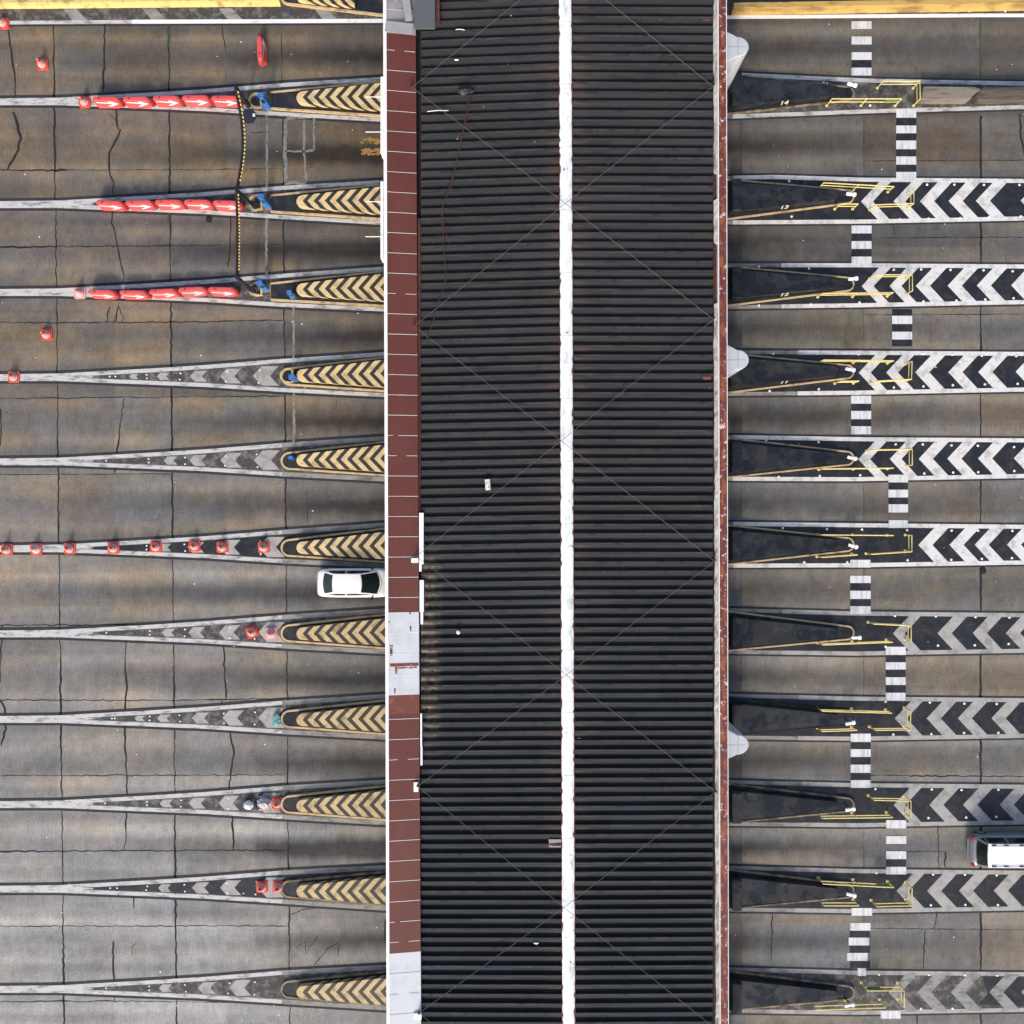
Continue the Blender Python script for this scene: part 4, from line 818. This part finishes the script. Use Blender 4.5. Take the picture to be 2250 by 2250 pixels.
for i in range(3, 11):
    yn = LY[i]
    for (x, s) in [(240,0),(252,0)][:1+(i % 2)]+[(322,1),(402,1),(498,1),(566,1)]:
        xx = x+random.uniform(-8,8)
        for sg in ((0,) if s == 0 else (-1,1)):
            h = lerp(3, 14, max(0,(xx-300))/270); o = stud0.copy(); COL.objects.link(o); o.location = W(xx+random.uniform(-2,2), yn-1+sg*h, .016); o.scale = (.72,.72,.8)
            tag(o, f'small white stud in the faded hatching ahead of the {ORD[i]} chevron island from the top', 'road stud', f'studs ahead of the {ORD[i]} chevron island')

# ------------------------------------------------------------------ cones
def make_cone():
    r = thing('traffic_cone', 'red traffic cone', 'traffic cone', (0,0,0), 0, 'traffic cones on the entry side')
    mb = MB(); s = .345; c = .09
    sq = lambda s, c: [(s-c,-s),(s-.03*1,-s+.03*1),(s,-s+c),(s,s-c),(s-.03,s-.03),(s-c,s),(-s+c,s),(-s+.03,s-.03),(-s,s-c),(-s,-s+c),(-s+.03,-s+.03),(-s+c,-s)]
    mb.prism(sq(s,c), 0, .045); mb.prism(sq(s,c), .045, .06, .02); mb.build('base', M['cone_red'], r)
    mb = MB(); mb.lathe([(.30,.055),(.262,.085),(.245,.15),(.232,.152),(.205,.25),(.192,.252),(.165,.36),(.152,.362),(.128,.46),(.115,.462),(.09,.58),(.08,.585),(.055,.70),(.05,.72)], 28); mb.build('cone_body', M['cone_red'], r, smooth=False)
    mb = MB()
    for a, b2, za, zb in ((.246,.226,.150,.205),(.206,.187,.252,.302),(.165,.15,.363,.41),(.128,.114,.463,.51)): 
        n = 28; mb.add([(a2*math.cos(2*math.pi*k/n), a2*math.sin(2*math.pi*k/n), z2) for a2, z2 in ((a+.002,za),(b2+.002,zb-.012)) for k in range(n)], [(k,(k+1)%n,n+(k+1)%n,n+k) for k in range(n)])
    mb.build('reflective_bands', M['reflect'], r)
    mb = MB(); mb.lathe([(.052,.715),(.045,.75),(.02,.76)], 16); mb.build('tip', M['cone_tip'], r)
    return r
cone0 = make_cone()
red, dull, pink = {}, {'base':M['cone_dull'],'cone_body':M['cone_dull']}, {'base':M['cone_pink'],'cone_body':M['cone_pink'],'reflective_bands':M['reflect_pink'],'tip':M['cone_pink']}
CN = [(8,52,0,red,'red cone cut by the picture edge at the end of the top white line'), (94,142,.1,red,'lone red cone in the top lane beside a tar joint'), (187,225,.1,red,'red cone at the head of the first row of red barriers'), (103,735,.05,red,'lone red cone in the lane below the third island line'),
      (31,828,0,dull,'dull red cone standing on the white line of the fourth island'), (176,644,.05,pink,'faded pink cone at the head of the third row of red barriers'), (16,1207,0,dull,'red cone at the far end of the long cone row'), (80,1206,.05,pink,'paler red cone, second from the far end of the long cone row'),
      (154,1205,0,dull,'red cone just past the tar joint in the long cone row'), (250,1204,.04,dull,'red cone in the long cone row where the white V starts to open'), (343,1201,0,red,'red cone before the second tar joint in the long cone row'), (428,1199,.02,red,'red cone just past the second tar joint in the long cone row'),
      (489,1202,0,dull,'red cone, second from the island in the long cone row'), (580,1202,.03,dull,'red cone nearest the island in the long cone row'), (554,1388,.42,red,'red cone turned askew ahead of the seventh chevron island'), (596,1391,.0,pink,'faded pink cone at the nose of the seventh chevron island'),
      (610,1764,.03,red,'bright red cone between the plastic bags and the ninth island'), (576,1948,.05,red,'red cone, outer of the pair ahead of the tenth island'), (612,1948,.0,red,'red cone touching the nose of the tenth island')]
for k, (x, y, a, mt, l) in enumerate(CN):
    if k == 0: cone0.location = W(x,y,.02); cone0['label'] = l
    else:
        mt2 = dict(mt)
        if mt is pink and k == 7: mt2 = {'base':M['cone_red'],'cone_body':M['cone_pink']}
        copy_thing(cone0, W(x,y,.02), a, l, mats=mt2)

# ------------------------------------------------------------------ red water-filled barriers
def make_barrier():
    r = thing('plastic_barrier', 'red plastic barrier', 'barrier', (0,0,0), 0, 'red plastic barriers ahead of the islands')
    Lh = .81; W0, W1, hh = .27, .14, .78
    secs = [(-Lh-.05,.12,.7),(-Lh+.02,.55,.9),(-Lh+.14,.97,1),(-.4,1,1),(.42,1,1),(Lh-.24,.97,.99),(Lh-.10,.62,.9)]
    prof = [(-1.0,0),(-1.0,.14),(-.80,.30),(-.62,.62),(-.52,.97),(-.3,1),(.3,1),(.52,.97),(.62,.62),(.80,.30),(1.0,.14),(1.0,0)]
    mb = MB(); n = len(prof); vs = []
    for x, wk, hk in secs: vs += [(x, p*W0*wk, q*hh*hk) for p, q in prof]
    mb.add(vs, [(s*n+k, s*n+(k+1)%n, (s+1)*n+(k+1)%n, (s+1)*n+k) for s in range(len(secs)-1) for k in range(n)]+[tuple(range(n-1,-1,-1)), tuple((len(secs)-1)*n+k for k in range(n))]); mb.build('shell', M['barrier_red'], r, bevel=.012)
    mb = MB(); vs = []
    for x, wk, hk in ((Lh-.11,.60,.86),(Lh-.02,.74,.84),(Lh+.08,.5,.76)): vs += [(x, p*W0*wk, q*hh*hk) for p, q in prof]
    mb.add(vs, [(s*n+k, s*n+(k+1)%n, (s+1)*n+(k+1)%n, (s+1)*n+k) for s in range(2) for k in range(n)]+[tuple(range(n-1,-1,-1)), tuple(2*n+k for k in range(n))]); mb.build('hinge_lug', M['barrier_dark'], r)
    # white arrow on the sloping flank, pointing to the hinge end
    def fl(x, s): z0, z1 = .26, .72; z = lerp(z0, z1, s); y = -W0*(lerp(.80,.62,(z/hh-.30)/.32) if z/hh < .62 else lerp(.62,.52,(z/hh-.62)/.35))-.008; return (x, y, z)
    mb = MB(); 
    for quad in ([(-.62,.86),(.30,.66),(.36,.38),(-.62,.66)], [(.06,1.0),(.24,1.0),(.66,.42),(.36,.42)], [(.36,.44),(.66,.44),(.18,-.1),(-.06,-.1)]):
        mb.add([fl(*p) for p in quad], [(0,1,2,3)])
    mb.build('arrow', M['stripe_white'], r)
    mb = MB(); mb.lathe([(.05,0),(.05,.03),(.02,.03)], 10); o = mb.build('fill_cap', M['barrier_dark'], r); o.location = (-.4,0,hh-.005)
    return r
bar0 = make_barrier()
pos = ['farthest from the pole in','second from the far end of','middle one of','second from the pole in','nearest the pole in']
BR = [([(238,223),(304,223),(370,221),(434,220),(498,221)], 'first', [0,0,0,0,-.01], 0), ([(246,450),(310,449),(375,448),(438.5,448),(501.5,450)], 'second', [-.05,.02,0,-.02,-.03], 0), ([(228,645),(297,646),(362,643),(426,639),(491,639)], 'third', [-.03,-.02,.05,.05,-.02], 0)]
first = True
for pts, nm, rot, _ in BR:
    for k, (x, y) in enumerate(pts):
        r_ = Vector((x-1125, y-1125)); x2 = x-r_.x*.006; y2 = y-r_.y*.006; l = f'red plastic barrier, {pos[k]} the {nm} row from the top'
        if first: bar0.location = W(x2,y2,.012); bar0['label'] = l; first = False
        else: copy_thing(bar0, W(x2,y2,.012), rot[k], l)
copy_thing(bar0, W(577,116,.0), R(92), 'single red plastic barrier standing across the empty top lane')

# small rubbish and broken boards
crumple('plastic_bag', 'white plastic bag on the hatching before the ninth chevron island', 'bag', 548, 1767, .01, .27, .24, .32, M['bag_white'], 21)
crumple('plastic_bag', 'greyish crumpled plastic bag next to the bright red cone', 'bag', 582, 1762, .01, .38, .30, .36, M['bag_mauve'], 22)
crumple('plastic_sheet', 'crumpled teal plastic sheet at the nose of the eighth chevron island', 'plastic sheet', 609, 1581, .01, .22, .42, .22, M['teal'], 23)
crumple('plastic_cup', 'small dark tin between the two plastic bags', 'tin', 563, 1767, .01, .09, .2, .16, M['dark_steel'], 24)
crumple('crushed_can', 'black scrap of rubber on the lane beside the second barrier row', 'scrap', 459, 483, .0, .16, .2, .08, M['black_rubber'], 25)
crumple('tarmac_lump', 'black tar lump at the top of a joint on the exit side', 'tar lump', 2160, 1254, .0, .17, .2, .04, M['crack'], 26)
def old_block(name, label, px, z0, z1, mat):
    q = W(sum(p[0] for p in px)/len(px), sum(p[1] for p in px)/len(px), z1); q.z = 0
    P = [W(x, y, z1)-q for x, y in px]; mb = MB(); mb.prism([(p.x,p.y) for p in P], z0, z1-.02); mb.prism([(p.x,p.y) for p in P], z1-.02, z1, .03); o = mb.build(name, mat); o.location = q; return tag(o, label, 'concrete block', 'old blocks behind the first black island')
old_block('concrete_block', 'pale worn concrete block behind the first black island with one broken corner', [(2025,217),(2133,217),(2139,208),(2156,196),(2143,191),(2030,190)], 0, .8, M['plank'])
old_block('concrete_block', 'brown stained long concrete block running out of the picture behind the first black island', [(2150,219),(2300,216),(2300,190),(2160,192),(2146,206)], 0, .72, M['block_brown'])
# ------------------------------------------------------------------ vehicles
def make_car(name, label, loc, rz, paint, roofp, L, Wd, hgt, belt, rb, rr, fr, fb, wb, wr, van=False):
    """x: 0 rear bumper .. L front; rb/rr rear window base/top, fr/fb windscreen top/base (x); wb/wr half widths at belt and roof"""
    r = thing(name, label, 'car', loc, rz)
    hw = Wd/2
    st = [(0,.52,.42,belt*.62),(.03,.74,.30,belt*.86),(.16,.91,.22,belt*.97),(.6,.99,.20,belt),(L*.35,1,.2,belt),(L*.55,1,.2,belt),(fb-.05,.995,.2,belt*.985),(fb+.35,.985,.2,belt*.92),(L-.45,.95,.22,belt*.82),(L-.15,.86,.26,belt*.70),(L-.03,.74,.34,belt*.58),(L,.60,.42,belt*.5)]
    vs = []; n = 12
    for x, wk, z0, z1 in st:
        a = hw*wk; sec = [(-a*.88,z0),(-a,z0+.12),(-a,(z0+z1)*.52),(-a*.985,z1-.13),(-a*.90,z1-.02),(-a*.5,z1+.012)]
        vs += [(x-L/2, y, z) for y, z in sec]+[(x-L/2, -y, z) for y, z in sec[::-1]]
    mb = MB(); m = len(st); mb.add(vs, [(s*n+k, s*n+(k+1)%n, (s+1)*n+(k+1)%n, (s+1)*n+k) for s in range(m-1) for k in range(n)]+[tuple(range(n-1,-1,-1)), tuple((m-1)*n+k for k in range(n))])
    mb.build('body', paint, r, smooth=True, subsurf=2)
    N_ = 10; blg = .24
    def crv(x, w_, z, bul): return [Vector((x-L/2+bul*(1-(2*k/N_-1)**2), w_*(2*k/N_-1), z+.03*(1-(2*k/N_-1)**2))) for k in range(N_+1)]
    Rb, Rt, Ft, Fb = crv(rb, wb*.95, belt-.02, -.12), crv(rr, wr, hgt-.045, -.05), crv(fr, wr, hgt-.05, .08), crv(fb, wb*.95, belt-.05, blg)
    RB2 = crv((rr+fr)/2-.3, wr*1.02, hgt-.005, 0)
    def patch(A, B, name, mat, u0=0, u1=1, v0=0, v1=1, off=0.0, mid=None, smooth=True):
        nu, nv = N_, 6; vs = []
        def at(C, u): f = u*N_; i = min(int(f), N_-1); return C[i].lerp(C[i+1], f-i)
        for j in range(nv+1):
            v = lerp(v0, v1, j/nv)
            for i in range(nu+1):
                u = lerp(u0, u1, i/nu); p = at(A,u).lerp(at(B,u), v)
                if mid: p.z += mid*4*v*(1-v)
                vs.append(p)
        mb = MB(); fs = [(j*(nu+1)+i, j*(nu+1)+i+1, (j+1)*(nu+1)+i+1, (j+1)*(nu+1)+i) for j in range(nv) for i in range(nu)]
        if off:
            c0 = sum(vs, Vector())/len(vs); nn = (vs[1]-vs[0]).cross(vs[nu+1]-vs[0]).normalized(); nn = nn if nn.z > 0 else -nn
            vs = [p+nn*off for p in vs]
        mb.add(vs, fs); return mb.build(name, mat, r, smooth=smooth)
    patch(Rb, Rt, 'rear_frame', paint); patch(Rt, Ft, 'roof', roofp, mid=.035); patch(Ft, Fb, 'front_frame', paint)
    patch(Rb, Rt, 'rear_window', M['glass'], .07, .93, .06, .94, .008); patch(Ft, Fb, 'windscreen', M['glass'], .05, .95, .05, .97, .008)
    for sgn, e in ((-1,0),(1,N_)):
        lo = [Rb[e], Vector((rr-L/2,sgn*wb,belt-.01)), Vector(((rr+fr)/2-L/2,sgn*wb*1.005,belt-.01)), Vector((fr-L/2,sgn*wb,belt-.02)), Fb[e]]
        hi = [Rb[e].lerp(Rt[e],.02), Rt[e], Vector(((rr+fr)/2-L/2,sgn*wr*1.02,hgt-.03)), Ft[e], Fb[e].lerp(Ft[e],.02)]
        mb = MB(); mb.add(lo+hi, [(k,k+1,k+6,k+5) for k in range(4)]); mb.build('side_frame', paint, r)
        bl = lambda k0, k1, u, v: (lambda f: (lo[int(f)].lerp(lo[min(int(f)+1,4)], f-int(f))).lerp(hi[int(f)].lerp(hi[min(int(f)+1,4)], f-int(f)), v))(min(3.999, max(0, lerp(k0,k1,u))))
        segs = [(.45,1.85),(1.95,3.6)] if not van else [(.35,.95),(1.08,1.95),(2.05,3.5)]
        for k0, k1 in segs:
            q = [bl(k0,k1,0,.14), bl(k0,k1,.5,.12), bl(k0,k1,1,.12), bl(k0,k1,1,.88), bl(k0,k1,.5,.88), bl(k0,k1,0,.86)]
            mb = MB(); mb.add([p+Vector((0,sgn*.012,.006)) for p in q], [(0,1,4,5),(1,2,3,4)]); mb.build('side_window', M['glass'], r)
        mb = MB(); y0 = sgn*(wb+.04); mb.box(fb-L/2-.30, fb-L/2-.16, min(y0,y0+sgn*.2), max(y0,y0+sgn*.2), belt-.04, belt+.1); mb.build('mirror', M['paint_black'] if not van else paint, r, bevel=.03)
        for xw in (.80, L-.82):
            wh = MB(); wh.tube([Vector((xw-L/2,sgn*(hw-.20),.31)), Vector((xw-L/2,sgn*(hw-.01),.31))], .31, 20); wo = wh.build('wheel', M['tyre'], r)
            rm = MB(); rm.tube([Vector((xw-L/2,sgn*(hw-.02),.31)), Vector((xw-L/2,sgn*(hw+.004),.31))], .20, 16); rm.build('rim', M['rim'], wo)
        dx_ = .0 if van else .03; mb = MB(); mb.box(-L/2+.06+dx_, -L/2+.26, min(sgn*hw*.66,sgn*hw*(.93 if van else .88)), max(sgn*hw*.66,sgn*hw*(.93 if van else .88)), belt*.62, belt*(.93 if van else .80)); mb.build('tail_lamp', M['lamp_red'], r, bevel=.05)
        mb = MB(); mb.box(L/2-.40, L/2-.10, min(sgn*hw*.55,sgn*hw*.9), max(sgn*hw*.55,sgn*hw*.9), belt*.5, belt*.73); mb.build('headlight', M['lamp_clear'], r, bevel=.05)
        if van:
            mb = MB(); mb.tube([Vector((rr-L/2+.25,sgn*wr*.86,hgt+.045)), Vector((fr-L/2-.3,sgn*wr*.88,hgt+.05))], .018, 6)
            for xx in (rr+.3, rr+1.0, fr-.5): mb.box(xx-L/2-.13, xx-L/2+.13, sgn*wr*.87-.025, sgn*wr*.87+.025, hgt-.03, hgt+.05)
            mb.build('roof_rail', M['dark_steel'], r)
    gap = lambda P: MB().tube([Vector(p) for p in P], .009, 5)
    gap([(-L/2+.10,y,belt-.045+.0*y) for y in (-.6,-.3,0,.3,.6)]).build('boot_gap', M['dark_steel'], r)
    gap([(fb-L/2+.30*(1-(y/.7)**2)+.02,y,belt-.03) for y in (-.7,-.45,-.2,0,.2,.45,.7)]).build('bonnet_gap', M['dark_steel'], r)
    for sgn in (-1, 1):
        mb = MB(); mb.tube([Vector((fb-L/2+.16,sgn*.28+.1,belt-.02)), Vector((fb-L/2-.12,sgn*.28-.28,belt+.10))], .012, 5); mb.build('wiper', M['dark_steel'], r)
    if van:
        mb = MB(); mb.box(-L/2-.02, -L/2+.06, -.62, .62, .42, .56); mb.build('bumper_trim', M['zinc'], r, bevel=.03)
    return r
make_car('parked_sedan', 'white sedan driving under the canopy edge between two chevron islands', tuple(Vector((-11.46+2.2, -4.16, 0))), 0, M['paint_white'], M['paint_white'], 4.4, 1.72, 1.46, .94, .50, 1.12, 2.62, 3.52, .74, .56)
make_car('silver_minivan', 'silver minivan, sky reflection painted white on its roof, leaving at the picture edge', tuple(Vector((26.85+2.3, -19.85, 0))), 0, M['paint_silver'], M['paint_white'], 4.6, 1.90, 1.72, 1.02, .34, .66, 3.05, 4.0, .86, .69, True)  # white roof paint stands in for sky reflected in the silver
make_car('dark_sedan', 'dark car almost hidden under the canopy edge, only its tail showing', tuple(Vector((W(843,0,.8).x+2.2, W(0,2048,.8).y, 0))), 0, M['paint_black'], M['paint_black'], 4.4, 1.72, 1.46, .94, .50, 1.12, 2.62, 3.52, .74, .56)
